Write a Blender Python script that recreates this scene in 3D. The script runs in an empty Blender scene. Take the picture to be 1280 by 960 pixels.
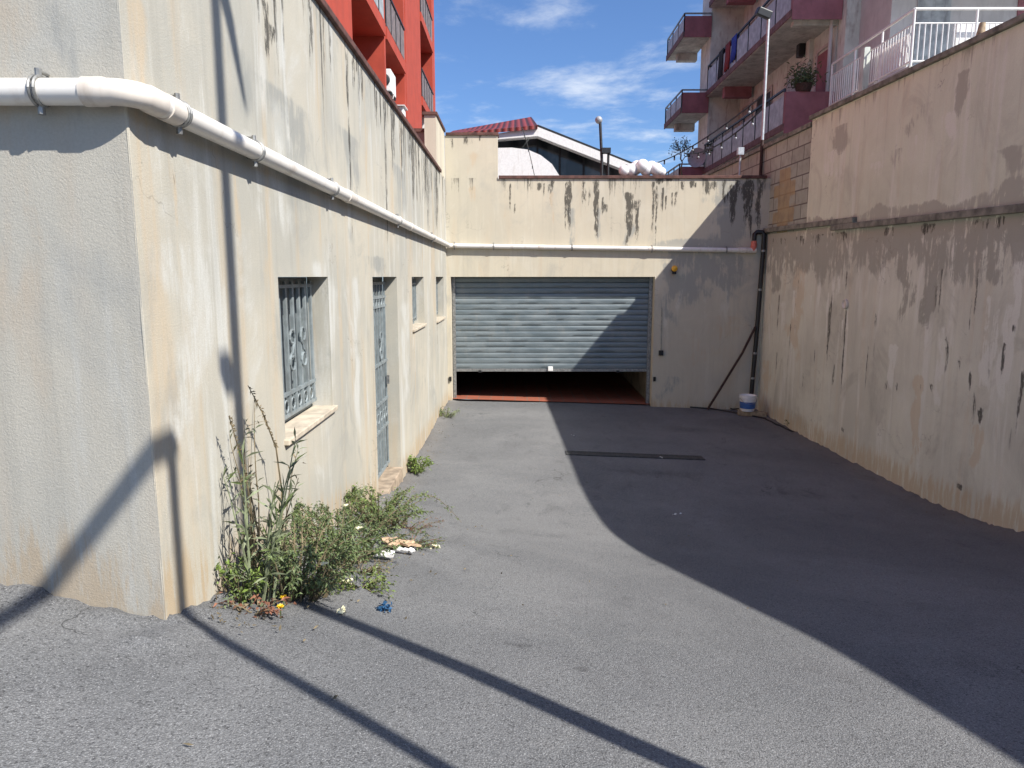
import bpy, bmesh, math, random, bisect
from mathutils import Vector, Matrix, noise
C = bpy.context.scene
PI = math.pi
rnd = random.Random(7)
# ------------------------------------------------------------ camera, sky, sun, exposure
FPX, TILT, YAW = 889.0, math.atan(134/889.0), math.radians(0.25)
cam = bpy.data.cameras.new('camera'); camo = bpy.data.objects.new('camera', cam); C.collection.objects.link(camo)
cam.sensor_width = 36; cam.lens = FPX/1280*36; cam.clip_end = 3000; cam.clip_start = .05
camo.rotation_euler = (PI/2-TILT, 0, YAW); C.camera = camo
SUN = Vector((-1.0, .70, -1.2)).normalized()           # direction the light travels
w = bpy.data.worlds.new('World'); C.world = w; w.use_nodes = True
nt = w.node_tree; nt.nodes.clear()
elev = math.asin(-SUN.z); toward = -SUN
sky = nt.nodes.new('ShaderNodeTexSky'); sky.sky_type = 'NISHITA'; sky.sun_disc = False
sky.sun_elevation = elev; sky.sun_rotation = math.atan2(toward.x, toward.y)
sky.air_density = 1.0; sky.dust_density = .9; sky.ozone_density = 3.0
def N(nt, typ, **kw):
    n = nt.nodes.new(typ)
    for k, v in kw.items(): setattr(n, k, v)
    return n
def L(nt, a, b): nt.links.new(a, b)
tc = N(nt, 'ShaderNodeTexCoord'); sep = N(nt, 'ShaderNodeSeparateXYZ'); L(nt, tc.outputs['Generated'], sep.inputs[0])
mx = N(nt, 'ShaderNodeMath', operation='MAXIMUM'); mx.inputs[1].default_value = .05; L(nt, sep.outputs[2], mx.inputs[0])
dx = N(nt, 'ShaderNodeMath', operation='DIVIDE'); L(nt, sep.outputs[0], dx.inputs[0]); L(nt, mx.outputs[0], dx.inputs[1])
dy = N(nt, 'ShaderNodeMath', operation='DIVIDE'); L(nt, sep.outputs[1], dy.inputs[0]); L(nt, mx.outputs[0], dy.inputs[1])
cb = N(nt, 'ShaderNodeCombineXYZ'); L(nt, dx.outputs[0], cb.inputs[0]); L(nt, dy.outputs[0], cb.inputs[1])
mp = N(nt, 'ShaderNodeMapping'); mp.inputs['Scale'].default_value = (1.25, 1.0, 1); mp.inputs['Location'].default_value = (5.3, 1.25, 0); L(nt, cb.outputs[0], mp.inputs[0])
cn = N(nt, 'ShaderNodeTexNoise'); cn.inputs['Scale'].default_value = 1.25; cn.inputs['Detail'].default_value = 9; cn.inputs['Roughness'].default_value = .62; cn.inputs['Distortion'].default_value = .15; L(nt, mp.outputs[0], cn.inputs['Vector'])
cr = N(nt, 'ShaderNodeMapRange', interpolation_type='SMOOTHSTEP'); cr.inputs[1].default_value = .46; cr.inputs[2].default_value = .80; cr.inputs[4].default_value = .72; L(nt, cn.outputs['Fac'], cr.inputs[0])
skc = N(nt, 'ShaderNodeMix', data_type='RGBA', blend_type='MULTIPLY'); skc.inputs[0].default_value = 1; skc.inputs[7].default_value = (.64, .80, 1.04, 1); L(nt, sky.outputs[0], skc.inputs[6])
cm = N(nt, 'ShaderNodeMix', data_type='RGBA'); cm.inputs[7].default_value = (6.6, 6.9, 7.2, 1); L(nt, cr.outputs[0], cm.inputs[0]); L(nt, skc.outputs[2], cm.inputs[6])
bg = N(nt, 'ShaderNodeBackground'); bg.inputs[1].default_value = .082; L(nt, cm.outputs[2], bg.inputs[0])
wo = N(nt, 'ShaderNodeOutputWorld'); L(nt, bg.outputs[0], wo.inputs[0])
sd = bpy.data.lights.new('sun', 'SUN'); sd.energy = 4.0; sd.angle = math.radians(.53); sd.color = (1, .955, .88)
so = bpy.data.objects.new('sun', sd); C.collection.objects.link(so); so.rotation_euler = SUN.to_track_quat('-Z', 'Y').to_euler()
so.location = (20, -15, 30)
C.view_settings.view_transform = 'Standard'; C.view_settings.look = 'None'; C.view_settings.gamma = 1
C.view_settings.use_curve_mapping = False; C.view_settings.exposure = .95
C.cycles.max_bounces = 12; C.cycles.diffuse_bounces = 9

# ------------------------------------------------------------ measuring helpers
def ray(px, py):
    u = (px-640)/FPX; v = (480-py)/FPX
    d = (u, math.cos(TILT)+v*math.sin(TILT), -math.sin(TILT)+v*math.cos(TILT))
    c, s = math.cos(YAW), math.sin(YAW)
    return Vector((c*d[0]-s*d[1], s*d[0]+c*d[1], d[2]))
def at(px, py, ax, val):
    r = ray(px, py); return r*(val/r['xyz'.index(ax)])
XL = -1.355; YB = 14.2; YF = 2.59
RK = .03
def xr(y): return 4.9-RK*(y-14.2)                       # right retaining wall plane
def on_right(px, py):
    r = ray(px, py); return r*((4.9+RK*14.2)/(r.x+RK*r.y))
def sm(a, b, x):
    t = max(0, min(1, (x-a)/(b-a))); return t*t*(3-2*t)
TL = ((-80,-1.0),(-6,-1.12),(0,-1.17),(1,-1.2),(2,-1.26),(2.6,-1.325),(3.07,-1.45),(4.7,-1.80),(6,-2.03),(6.9,-2.215),(7.6,-2.36),(8.3,-2.44),(10.3,-2.475),(14.3,-2.5),(30,-2.5))
TM = ((-80,-1.2),(-6,-1.32),(0,-1.44),(2.3,-1.66),(2.65,-1.72),(3.19,-1.80),(3.87,-1.945),(5.1,-2.22),(6,-2.40),(6.6,-2.505),(7.1,-2.57),(8.3,-2.61),(10.4,-2.588),(14.2,-2.54),(30,-2.54))
TR = ((-80,-1.4),(-6,-1.5),(0,-1.62),(2,-1.85),(4,-2.14),(6,-2.45),(6.87,-2.58),(7.4,-2.65),(8.2,-2.73),(9.2,-2.745),(12.5,-2.73),(14.2,-2.68),(30,-2.68))
def _it(T, y):
    for k in range(len(T)-1):
        if y <= T[k+1][0]:
            a, b = T[k], T[k+1]; return a[1]+(b[1]-a[1])*max(0, (y-a[0])/(b[0]-a[0]))
    return T[-1][1]
_cache = {}
def _pf(k):                                             # smoothed profiles, tabulated
    y = k*.05; return tuple(sum(_it(T, y+d)*w_ for d, w_ in ((-.5,1),(-.25,2),(0,3),(.25,2),(.5,1)))/9 for T in (TL, TM, TR))
def gz(x, y):                                           # the paved ground
    k = math.floor(y/.05); f = y/.05-k
    for q in (k, k+1):
        if q not in _cache: _cache[q] = _pf(q)
    l, m_, r = (a+(b-a)*f for a, b in zip(_cache[k], _cache[k+1]))
    if x < 1.1: t = max(0, (x+1.355)/2.455); z = l+(m_-l)*t**.85
    else: z = m_+(r-m_)*min(1.2, (x-1.1)/3.9)
    z += .26*max(0, min(3.0, -1.36-x))*sm(5, 2.5, y)
    return z
def ground(px, py):
    r = ray(px, py); t = .5
    while t < 40:
        p = r*t
        if p.z <= gz(p.x, p.y): return p
        t += .01
    return r*t

# ------------------------------------------------------------ mesh helpers
class MB:
    def __init__(s): s.v = []; s.f = []
    def add(s, vs, fs):
        o = len(s.v); s.v += [tuple(v) for v in vs]; s.f += [tuple(i+o for i in f) for f in fs]; return s
    def box(s, x0, x1, y0, y1, z0, z1):
        return s.add([(x0,y0,z0),(x1,y0,z0),(x1,y1,z0),(x0,y1,z0),(x0,y0,z1),(x1,y0,z1),(x1,y1,z1),(x0,y1,z1)],
            [(0,3,2,1),(4,5,6,7),(0,1,5,4),(1,2,6,5),(2,3,7,6),(3,0,4,7)])
    def obox(s, c, ax, ay, az):                        # half-axis vectors
        c, ax, ay, az = map(Vector, (c, ax, ay, az))
        vs = [c+i*ax+j*ay+k*az for k in (-1,1) for i, j in ((-1,-1),(1,-1),(1,1),(-1,1))]
        return s.add(vs, [(0,3,2,1),(4,5,6,7),(0,1,5,4),(1,2,6,5),(2,3,7,6),(3,0,4,7)])
    def bar(s, a, b, wx, wy):                          # rectangular bar a to b
        a, b = Vector(a), Vector(b); d = (b-a); l = d.length; d.normalize()
        up = Vector((0,0,1)) if abs(d.z) < .9 else Vector((0,1,0))
        p = d.cross(up).normalized(); q = p.cross(d)
        return s.obox((a+b)/2, d*l/2, p*wx/2, q*wy/2)
    def tube(s, pts, r, n=8, cap=True):
        pts = [Vector(p) for p in pts]; m = len(pts); R = r if isinstance(r, (list, tuple)) else [r]*m
        o = len(s.v); prev = None
        for i, p in enumerate(pts):
            d = (pts[min(i+1, m-1)]-pts[max(i-1, 0)]).normalized()
            if prev is None:
                up = Vector((0,0,1)) if abs(d.z) < .9 else Vector((1,0,0)); a = d.cross(up).normalized()
            else: a = (prev-d*prev.dot(d)).normalized()
            b = d.cross(a); prev = a
            for k in range(n):
                t = 2*PI*k/n; s.v.append(tuple(p+(a*math.cos(t)+b*math.sin(t))*R[i]))
        for i in range(m-1):
            for k in range(n):
                s.f.append((o+i*n+k, o+i*n+(k+1)%n, o+(i+1)*n+(k+1)%n, o+(i+1)*n+k))
        if cap: s.f.append(tuple(o+k for k in range(n))[::-1]); s.f.append(tuple(o+(m-1)*n+k for k in range(n)))
        return s
    def prism(s, poly, ext):                            # 3-D polygon pushed along ext
        n = len(poly); e = Vector(ext); a = [Vector(p) for p in poly]
        return s.add(a+[p+e for p in a], [tuple(range(n))[::-1], tuple(range(n, 2*n))]+[(i, (i+1)%n, n+(i+1)%n, n+i) for i in range(n)])
    def lathe(s, c, prof, n=20, axis='z'):
        o = len(s.v); c = Vector(c)
        for r, h in prof:
            for k in range(n):
                t = 2*PI*k/n; a, b = r*math.cos(t), r*math.sin(t)
                s.v.append(tuple(c+Vector({'z':(a,b,h),'y':(a,h,b),'x':(h,a,b)}[axis])))
        for i in range(len(prof)-1):
            for k in range(n): s.f.append((o+i*n+k, o+i*n+(k+1)%n, o+(i+1)*n+(k+1)%n, o+(i+1)*n+k))
        s.f.append(tuple(o+k for k in range(n))); s.f.append(tuple(o+(len(prof)-1)*n+k for k in range(n)))
        return s
    def ball(s, c, r, n=14, m=9, sq=(1,1,1)):
        prof = [(max(1e-4, r*math.sin(PI*i/m)), -r*math.cos(PI*i/m)) for i in range(m+1)]
        o = len(s.v); s.lathe((0,0,0), prof, n)
        for i in range(o, len(s.v)): s.v[i] = tuple(c[k]+s.v[i][k]*sq[k] for k in range(3))
        return s
    def build(s, name, mat, parent=None, smooth=False, bevel=0, fix=True):
        me = bpy.data.meshes.new(name); me.from_pydata(s.v, [], s.f)
        if fix:
            bm = bmesh.new(); bm.from_mesh(me); bmesh.ops.recalc_face_normals(bm, faces=bm.faces); bm.to_mesh(me); bm.free()
        if smooth:
            me.polygons.foreach_set('use_smooth', [True]*len(me.polygons))
            me.set_sharp_from_angle(angle=math.radians(40))
        me.materials.append(mat); o = bpy.data.objects.new(name, me); C.collection.objects.link(o)
        if bevel:
            b = o.modifiers.new('bevel', 'BEVEL'); b.width = bevel; b.segments = 2; b.limit_method = 'ANGLE'
        if parent is not None:
            o.parent = parent
            base = parent.location+(parent.parent.location if parent.parent else Vector())
            o.location = -base
        return o
def thing(name, label, cat, loc=(0,0,0), group=None):
    o = bpy.data.objects.new(name, None); C.collection.objects.link(o); o.location = loc; o.empty_display_size = .2
    o['label'] = label; o['category'] = cat
    if group: o['group'] = group
    return o
def tag(o, label, cat, group=None):
    o['label'] = label; o['category'] = cat
    if group: o['group'] = group
    return o
def struct(o): o['kind'] = 'structure'; return o

# ------------------------------------------------------------ materials
def newmat(name):
    m = bpy.data.materials.new(name); m.use_nodes = True; nt = m.node_tree
    return m, nt, nt.nodes['Principled BSDF']
def col(c): return (c[0], c[1], c[2], 1)
def noise_n(nt, vec, scale, detail=4, rough=.55, dist=0):
    n = N(nt, 'ShaderNodeTexNoise'); n.inputs['Scale'].default_value = scale; n.inputs['Detail'].default_value = detail
    n.inputs['Roughness'].default_value = rough; n.inputs['Distortion'].default_value = dist
    if vec is not None: L(nt, vec, n.inputs['Vector'])
    return n.outputs['Fac']
def mapr(nt, x, a, b, c=0, d=1, smooth=True):
    n = N(nt, 'ShaderNodeMapRange', interpolation_type='SMOOTHSTEP' if smooth else 'LINEAR')
    for i, q in zip((1,2,3,4), (a,b,c,d)): n.inputs[i].default_value = q
    L(nt, x, n.inputs[0]); return n.outputs[0]
def math_n(nt, op, a, b):
    n = N(nt, 'ShaderNodeMath', operation=op)
    for i, q in enumerate((a, b)):
        if isinstance(q, (int, float)): n.inputs[i].default_value = q
        else: L(nt, q, n.inputs[i])
    return n.outputs[0]
def mixc(nt, fac, a, b, mode='MIX'):
    n = N(nt, 'ShaderNodeMix', data_type='RGBA', blend_type=mode)
    if isinstance(fac, (int, float)): n.inputs[0].default_value = fac
    else: L(nt, fac, n.inputs[0])
    for i, q in ((6, a), (7, b)):
        if isinstance(q, tuple): n.inputs[i].default_value = col(q)
        else: L(nt, q, n.inputs[i])
    return n.outputs[2]
def position(nt, sc=(1,1,1), loc=(0,0,0)):
    g = N(nt, 'ShaderNodeNewGeometry'); m = N(nt, 'ShaderNodeMapping'); m.inputs['Scale'].default_value = sc; m.inputs['Location'].default_value = loc
    L(nt, g.outputs['Position'], m.inputs[0]); return m.outputs[0]
def bump(nt, b, h, strength, dist):
    n = N(nt, 'ShaderNodeBump'); n.inputs['Strength'].default_value = strength; n.inputs['Distance'].default_value = dist
    L(nt, h, n.inputs['Height']); L(nt, n.outputs[0], b.inputs['Normal'])
def attr(nt, name):
    n = N(nt, 'ShaderNodeAttribute'); n.attribute_name = name; return n.outputs['Fac']
def simple(name, c, rough=.6, metal=0, var=.25, scale=12, bumpd=0, grime=None):
    m, nt, b = newmat(name)
    p = position(nt); f = noise_n(nt, p, scale, 5)
    out = mixc(nt, mapr(nt, f, .3, .7), tuple(q*(1-var) for q in c), tuple(min(1, q*(1+var)) for q in c))
    if grime:
        g = noise_n(nt, position(nt, (5,5,1.2)), 1.5, 6, .65)
        out = mixc(nt, mapr(nt, g, .5, .72, 0, grime[1]), out, grime[0])
    L(nt, out, b.inputs['Base Color']); b.inputs['Roughness'].default_value = rough; b.inputs['Metallic'].default_value = metal
    if bumpd: bump(nt, b, noise_n(nt, p, scale*8, 4), .4, bumpd)
    return m
def plaster(name, c1, c2, warm, pale, dampc, ztop=None, drip=.5, dripamt=.5, wa=.45, pa=.4, rough_d=.004, dripfreq=8, mould=(.045,.042,.038), scale=1.0, mottle=.3, edge=(.22,.80), crack=.55):
    m, nt, b = newmat(name)
    p = position(nt)
    big = noise_n(nt, p, .7*scale, 7, .6, .4)
    out = mixc(nt, mapr(nt, big, .34, .66), c1, c2)
    s1 = noise_n(nt, position(nt, (3.2,3.2,.28)), 1.2, 6, .62, .25)
    out = mixc(nt, mapr(nt, s1, .52, .70, 0, wa), out, warm)
    s2 = noise_n(nt, position(nt, (4.5,4.5,.45), (3,7,2)), 1.1, 7, .65, .5)
    out = mixc(nt, mapr(nt, s2, .53, .66, 0, pa), out, pale)
    s3 = noise_n(nt, position(nt, (12,12,.5), (1,2,9)), 1.2, 5, .6)
    out = mixc(nt, mapr(nt, s3, .5, .75, 0, .22), out, tuple(q*.55 for q in c2))
    brk = mapr(nt, noise_n(nt, position(nt, (8,8,1.1)), 1.7, 9, .74), .34, .66)
    cloud = mapr(nt, noise_n(nt, position(nt, (1.6,1.6,1.1), (5,1,3)), 1.5, 8, .7, .6), .32, .68)
    mo = noise_n(nt, position(nt, (1.1,1.1,.75), (9,4,6)), 1.3, 9, .68, .9)
    out = mixc(nt, mapr(nt, mo, .52, .70, 0, mottle), out, dampc)
    out = mixc(nt, mapr(nt, mo, .30, .46, mottle, 0), out, pale)
    # placed marks: attributes give where, noise breaks the edge
    for nm, cc, am in (('warm', warm, .75), ('pale', pale, .85), ('damp', dampc, .85)):
        a = attr(nt, nm); v = math_n(nt, 'MULTIPLY', a, math_n(nt, 'ADD', .12, math_n(nt, 'ADD', math_n(nt, 'MULTIPLY', brk, .6), math_n(nt, 'MULTIPLY', cloud, .75))))
        out = mixc(nt, mapr(nt, v, edge[0], edge[1], 0, am), out, cc)
    lowv = math_n(nt, 'MULTIPLY', attr(nt, 'low'), math_n(nt, 'ADD', .25, brk))
    out = mixc(nt, mapr(nt, lowv, .25, .8, 0, .7), out, tuple(q*f for q, f in zip(warm, (.86,.78,.66))))
    fine = noise_n(nt, position(nt, (20,20,4.5)), 1.6, 8, .78)
    a = attr(nt, 'mould'); v = math_n(nt, 'MULTIPLY', a, math_n(nt, 'MULTIPLY', mapr(nt, fine, .30, .64), 1.35))
    mf = mapr(nt, v, .2, .66, 0, .92)
    if ztop is not None:
        g = N(nt, 'ShaderNodeNewGeometry'); sp = N(nt, 'ShaderNodeSeparateXYZ'); L(nt, g.outputs['Position'], sp.inputs[0])
        h = math_n(nt, 'DIVIDE', math_n(nt, 'SUBTRACT', ztop, sp.outputs[2]), drip)
        d1 = noise_n(nt, position(nt, (dripfreq,dripfreq,.12)), 1.0, 4, .6)
        d2 = math_n(nt, 'SUBTRACT', math_n(nt, 'ADD', d1, math_n(nt, 'MULTIPLY', math_n(nt, 'SUBTRACT', fine, .5), .35)), math_n(nt, 'MULTIPLY', h, .16))
        mf = math_n(nt, 'MAXIMUM', mf, math_n(nt, 'MULTIPLY', mapr(nt, d2, .52, .64, 0, dripamt), math_n(nt, 'GREATER_THAN', h, -.02)))
    out = mixc(nt, mf, out, mould)
    gr = noise_n(nt, p, 90, 3, .7)
    out = mixc(nt, mapr(nt, gr, .3, .7, 0, .22), out, tuple(q*.6 for q in c1))
    wp = N(nt, 'ShaderNodeVectorMath', operation='ADD'); wn = N(nt, 'ShaderNodeTexNoise'); wn.inputs['Scale'].default_value = 3; wn.inputs['Detail'].default_value = 5
    L(nt, p, wn.inputs['Vector']); L(nt, p, wp.inputs[0]); L(nt, wn.outputs['Color'], wp.inputs[1])
    vo = N(nt, 'ShaderNodeTexVoronoi', feature='DISTANCE_TO_EDGE'); vo.inputs['Scale'].default_value = .85; L(nt, wp.outputs[0], vo.inputs['Vector'])
    ck = math_n(nt, 'MULTIPLY', mapr(nt, vo.outputs['Distance'], .002, .006, 1, 0), mapr(nt, noise_n(nt, p, 1.1, 3), .53, .62))
    out = mixc(nt, math_n(nt, 'MULTIPLY', ck, crack), out, (.10,.09,.08))
    L(nt, out, b.inputs['Base Color']); b.inputs['Roughness'].default_value = .95; b.inputs['Specular IOR Level'].default_value = .15
    hsum = math_n(nt, 'ADD', noise_n(nt, p, 130, 5, .7), math_n(nt, 'MULTIPLY', noise_n(nt, p, 5, 4), .7))
    bump(nt, b, hsum, .55, rough_d)
    return m
M = {}
M['left'] = plaster('weathered cream plaster', (.50,.465,.385), (.395,.385,.34), (.50,.405,.285), (.56,.56,.525), (.295,.30,.28), 1.86, 1.0, .95, .75, .75, dripfreq=7, mottle=.62, crack=.3)
M['left_front'] = plaster('rough grey cream plaster', (.46,.435,.375), (.40,.39,.35), (.45,.385,.305), (.49,.49,.46), (.335,.335,.315), None, wa=.45, pa=.5, rough_d=.005, mottle=.5, crack=.0)
M['back'] = plaster('beige plaster with black mould', (.60,.54,.42), (.53,.48,.38), (.55,.44,.31), (.63,.59,.49), (.335,.335,.305), 1.88, .5, .75, .4, .4, mottle=.34, edge=(.3,.7), crack=.3)
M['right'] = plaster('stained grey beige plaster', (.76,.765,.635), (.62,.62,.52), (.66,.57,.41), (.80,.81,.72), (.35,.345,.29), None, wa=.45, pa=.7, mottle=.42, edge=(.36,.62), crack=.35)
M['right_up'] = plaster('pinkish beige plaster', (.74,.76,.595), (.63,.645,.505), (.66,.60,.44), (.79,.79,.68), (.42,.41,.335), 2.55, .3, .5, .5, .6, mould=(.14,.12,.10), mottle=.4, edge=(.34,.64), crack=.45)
M['cement'] = plaster('bare grey cement', (.32,.30,.27), (.27,.26,.24), (.33,.28,.22), (.36,.35,.33), (.2,.2,.19), None)
M['coping'] = simple('dark red brown coping', (.10,.045,.035), .8, var=.4, scale=9, bumpd=.003)
M['stone_coping'] = simple('dark weathered stone coping', (.19,.185,.15), .9, var=.45, scale=7, bumpd=.006)
M['sill'] = simple('cream stone sill', (.50,.435,.34), .8, var=.2, scale=10, bumpd=.002, grime=((.25,.2,.15), .4))
M['step'] = simple('brown stone step', (.33,.26,.19), .85, var=.3, scale=10, bumpd=.003)
M['white_pipe'] = simple('white plastic pipe', (.74,.71,.66), .38, var=.05, scale=3, grime=((.45,.36,.28), .45))
M['fit_pipe'] = simple('cream plastic fitting', (.68,.62,.55), .42, var=.08, scale=8, grime=((.38,.3,.22), .5))
M['zinc'] = simple('dull zinc', (.30,.30,.29), .5, .7, .3, 30)
M['grille'] = simple('grey blue painted steel', (.23,.265,.275), .5, .1, .2, 14, grime=((.13,.11,.09), .4))
M['panel'] = simple('dark grey blue steel shutter', (.16,.185,.195), .55, .1, .2, 9)
M['black'] = simple('black plastic', (.012,.012,.013), .45, var=.2)
M['rust'] = simple('dark rusty steel', (.055,.03,.024), .8, .2, .4, 20)
M['iron'] = simple('grey worn cast iron', (.075,.075,.075), .7, .2, .4, 25)
M['galv'] = simple('galvanised pole', (.50,.50,.49), .45, .6, .15, 18)
M['darkmetal'] = simple('dark grey metal', (.035,.037,.04), .5, .5, .2)
M['white'] = simple('white paint', (.78,.77,.75), .5, var=.05, grime=((.5,.45,.4), .3))
M['balloon'] = simple('white balloon rubber', (.80,.79,.78), .35, var=.03)
M['red_wall'] = simple('brick red facade paint', (.37,.052,.028), .85, var=.10, scale=2.2, bumpd=.003, grime=((.29,.05,.03), .5))
M['red_dark'] = simple('dark red loggia paint', (.17,.035,.028), .9, var=.15, scale=3)
M['grey_rail'] = simple('grey corrugated balcony panel', (.19,.15,.14), .6, .1, .25, 6)
M['pink'] = simple('dusty pink parapet paint', (.28,.115,.13), .85, var=.15, scale=3, bumpd=.003, grime=((.2,.1,.1), .55))
M['apart'] = simple('grey beige apartment render', (.58,.62,.56), .9, var=.12, scale=2.5, bumpd=.003, grime=((.24,.2,.17), .6))
M['apart_lilac'] = simple('pale lilac render', (.52,.50,.48), .9, var=.08, scale=2.5, bumpd=.003, grime=((.35,.32,.31), .4))
M['grime'] = simple('grimy brown balcony edge', (.16,.095,.09), .9, var=.3, scale=6, grime=((.06,.05,.05), .6))
M['soffit'] = simple('dirty soffit render', (.44,.44,.40), .9, var=.2, scale=3, grime=((.13,.1,.09), .6))
M['frost'] = simple('grey frosted balcony panel', (.35,.37,.37), .5, 0, .25, 5, grime=((.14,.13,.13), .5))
M['wood'] = simple('weathered timber', (.33,.24,.15), .8, var=.3, scale=14, bumpd=.003)
M['yellow'] = simple('amber plastic lens', (.75,.40,.03), .3, var=.1)
M['redfit'] = simple('faded red plastic', (.62,.16,.11), .5, var=.2)
M['blue'] = simple('blue label', (.05,.13,.36), .5, var=.2)
M['card'] = simple('torn tan cardboard', (.52,.37,.24), .9, var=.2, scale=20, bumpd=.002)
M['foam'] = simple('white polystyrene', (.82,.81,.78), .8, var=.06, scale=60, bumpd=.002)
M['bluerag'] = simple('blue plastic wrapper', (.025,.09,.19), .4, var=.4, scale=40)
M['leaf'] = simple('mid green leaf', (.10,.135,.045), .6, var=.45, scale=18)
M['leaf_dark'] = simple('dark olive leaf', (.06,.088,.033), .6, var=.5, scale=15)
M['leaf_pale'] = simple('grey green leaf', (.16,.185,.105), .65, var=.4, scale=15)
M['leaf_bright'] = simple('bright green leaf', (.14,.20,.04), .6, var=.35, scale=15)
M['dry'] = simple('dry brown stem', (.165,.13,.075), .85, var=.35, scale=20)
M['redleaf'] = simple('withered red brown leaf', (.20,.085,.05), .8, var=.35, scale=20)
M['petal'] = simple('yellow petal', (.80,.55,.02), .6, var=.1)
M['cream_petal'] = simple('cream petal', (.78,.74,.50), .7, var=.1)
M['cloth_red'] = simple('dark red cloth', (.18,.02,.02), .9); M['cloth_blue'] = simple('royal blue cloth', (.02,.05,.30), .9); M['cloth_black'] = simple('black cloth', (.012,.012,.015), .9)
M['cable'] = simple('black cable', (.01,.01,.01), .6)
M['dish'] = simple('grey dish paint', (.33,.34,.36), .5, .1, .1)
def glassmat():
    m, nt, b = newmat('tinted glazing'); p = position(nt, (.6,1,.25)); f = noise_n(nt, p, 1.3, 3)
    L(nt, mixc(nt, mapr(nt, f, .4, .65), (.02,.026,.03), (.09,.10,.105)), b.inputs['Base Color']); b.inputs['Roughness'].default_value = .08
    return m
M['glass'] = glassmat()
def corrug():
    m, nt, b = newmat('red corrugated roof'); wv = N(nt, 'ShaderNodeTexWave'); wv.bands_direction = 'X'; wv.inputs['Scale'].default_value = .9
    L(nt, position(nt), wv.inputs['Vector'])
    L(nt, mixc(nt, mapr(nt, wv.outputs['Fac'], .1, .6), (.06,.012,.012), (.22,.028,.024)), b.inputs['Base Color']); b.inputs['Roughness'].default_value = .6
    bump(nt, b, wv.outputs['Fac'], .8, .05); return m
M['corrug'] = corrug()
def shuttermat():
    m, nt, b = newmat('galvanised shutter'); p = position(nt)
    f = noise_n(nt, position(nt, (1.2,1,5)), 1.5, 6, .65)
    out = mixc(nt, mapr(nt, f, .3, .7), (.155,.19,.205), (.22,.255,.27))
    g = noise_n(nt, position(nt, (2.5,1,1.2), (4,0,1)), 1.4, 6, .7)
    out = mixc(nt, mapr(nt, g, .52, .75, 0, .4), out, (.31,.305,.28))
    L(nt, out, b.inputs['Base Color']); b.inputs['Metallic'].default_value = .45
    L(nt, mapr(nt, f, .3, .7, .42, .62), b.inputs['Roughness']); return m
M['shutter'] = shuttermat()
def asphalt():
    m, nt, b = newmat('worn grey asphalt'); p = position(nt)
    v = N(nt, 'ShaderNodeTexVoronoi'); v.inputs['Scale'].default_value = 150; L(nt, p, v.inputs['Vector'])
    g1 = noise_n(nt, p, 190, 4, .75); g2 = noise_n(nt, p, 75, 4, .7); big = noise_n(nt, p, .55, 7, .62, .4); mid = noise_n(nt, position(nt, (2.2,1.2,1)), 1.7, 7, .65, .6)
    out = mixc(nt, mapr(nt, big, .33, .68), (.135,.138,.142), (.208,.209,.209))
    out = mixc(nt, mapr(nt, mid, .52, .72, 0, .6), out, (.105,.105,.107))
    out = mixc(nt, mapr(nt, mid, .25, .42, .35, 0), out, (.25,.247,.24))
    sp = N(nt, 'ShaderNodeSeparateColor'); L(nt, v.outputs['Color'], sp.inputs[0])
    out = mixc(nt, mapr(nt, sp.outputs[0], .0, 1, .0, .5, False), out, (.075,.075,.075))
    out = mixc(nt, mapr(nt, g1, .50, .70, 0, .75), out, (.45,.452,.455))
    out = mixc(nt, mapr(nt, g2, .32, .48, .8, 0), out, (.045,.045,.047))
    out = mixc(nt, math_n(nt, 'MULTIPLY', attr(nt, 'old'), .8), out, (.20,.175,.145))
    wp = N(nt, 'ShaderNodeVectorMath', operation='ADD'); wn = N(nt, 'ShaderNodeTexNoise'); wn.inputs['Scale'].default_value = 2.5; wn.inputs['Detail'].default_value = 6
    L(nt, p, wn.inputs['Vector']); L(nt, p, wp.inputs[0]); L(nt, wn.outputs['Color'], wp.inputs[1])
    vo = N(nt, 'ShaderNodeTexVoronoi', feature='DISTANCE_TO_EDGE'); vo.inputs['Scale'].default_value = .42; L(nt, wp.outputs[0], vo.inputs['Vector'])
    ck = math_n(nt, 'MULTIPLY', mapr(nt, vo.outputs['Distance'], .001, .004, 1, 0), mapr(nt, noise_n(nt, p, .7, 3), .56, .64))
    out = mixc(nt, math_n(nt, 'MULTIPLY', ck, .7), out, (.035,.035,.035))
    spots = noise_n(nt, p, 4.5, 2, .5); out = mixc(nt, mapr(nt, spots, .72, .78, 0, .5), out, (.06,.06,.062))
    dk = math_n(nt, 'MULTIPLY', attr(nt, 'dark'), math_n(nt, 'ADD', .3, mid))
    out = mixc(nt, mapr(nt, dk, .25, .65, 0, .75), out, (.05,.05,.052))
    L(nt, out, b.inputs['Base Color']); b.inputs['Roughness'].default_value = .93; b.inputs['Specular IOR Level'].default_value = .2
    h = math_n(nt, 'ADD', math_n(nt, 'MULTIPLY', v.outputs['Distance'], -.9), math_n(nt, 'ADD', g2, math_n(nt, 'MULTIPLY', g1, .6)))
    bump(nt, b, h, .8, .0045); return m
M['asphalt'] = asphalt()
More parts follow.
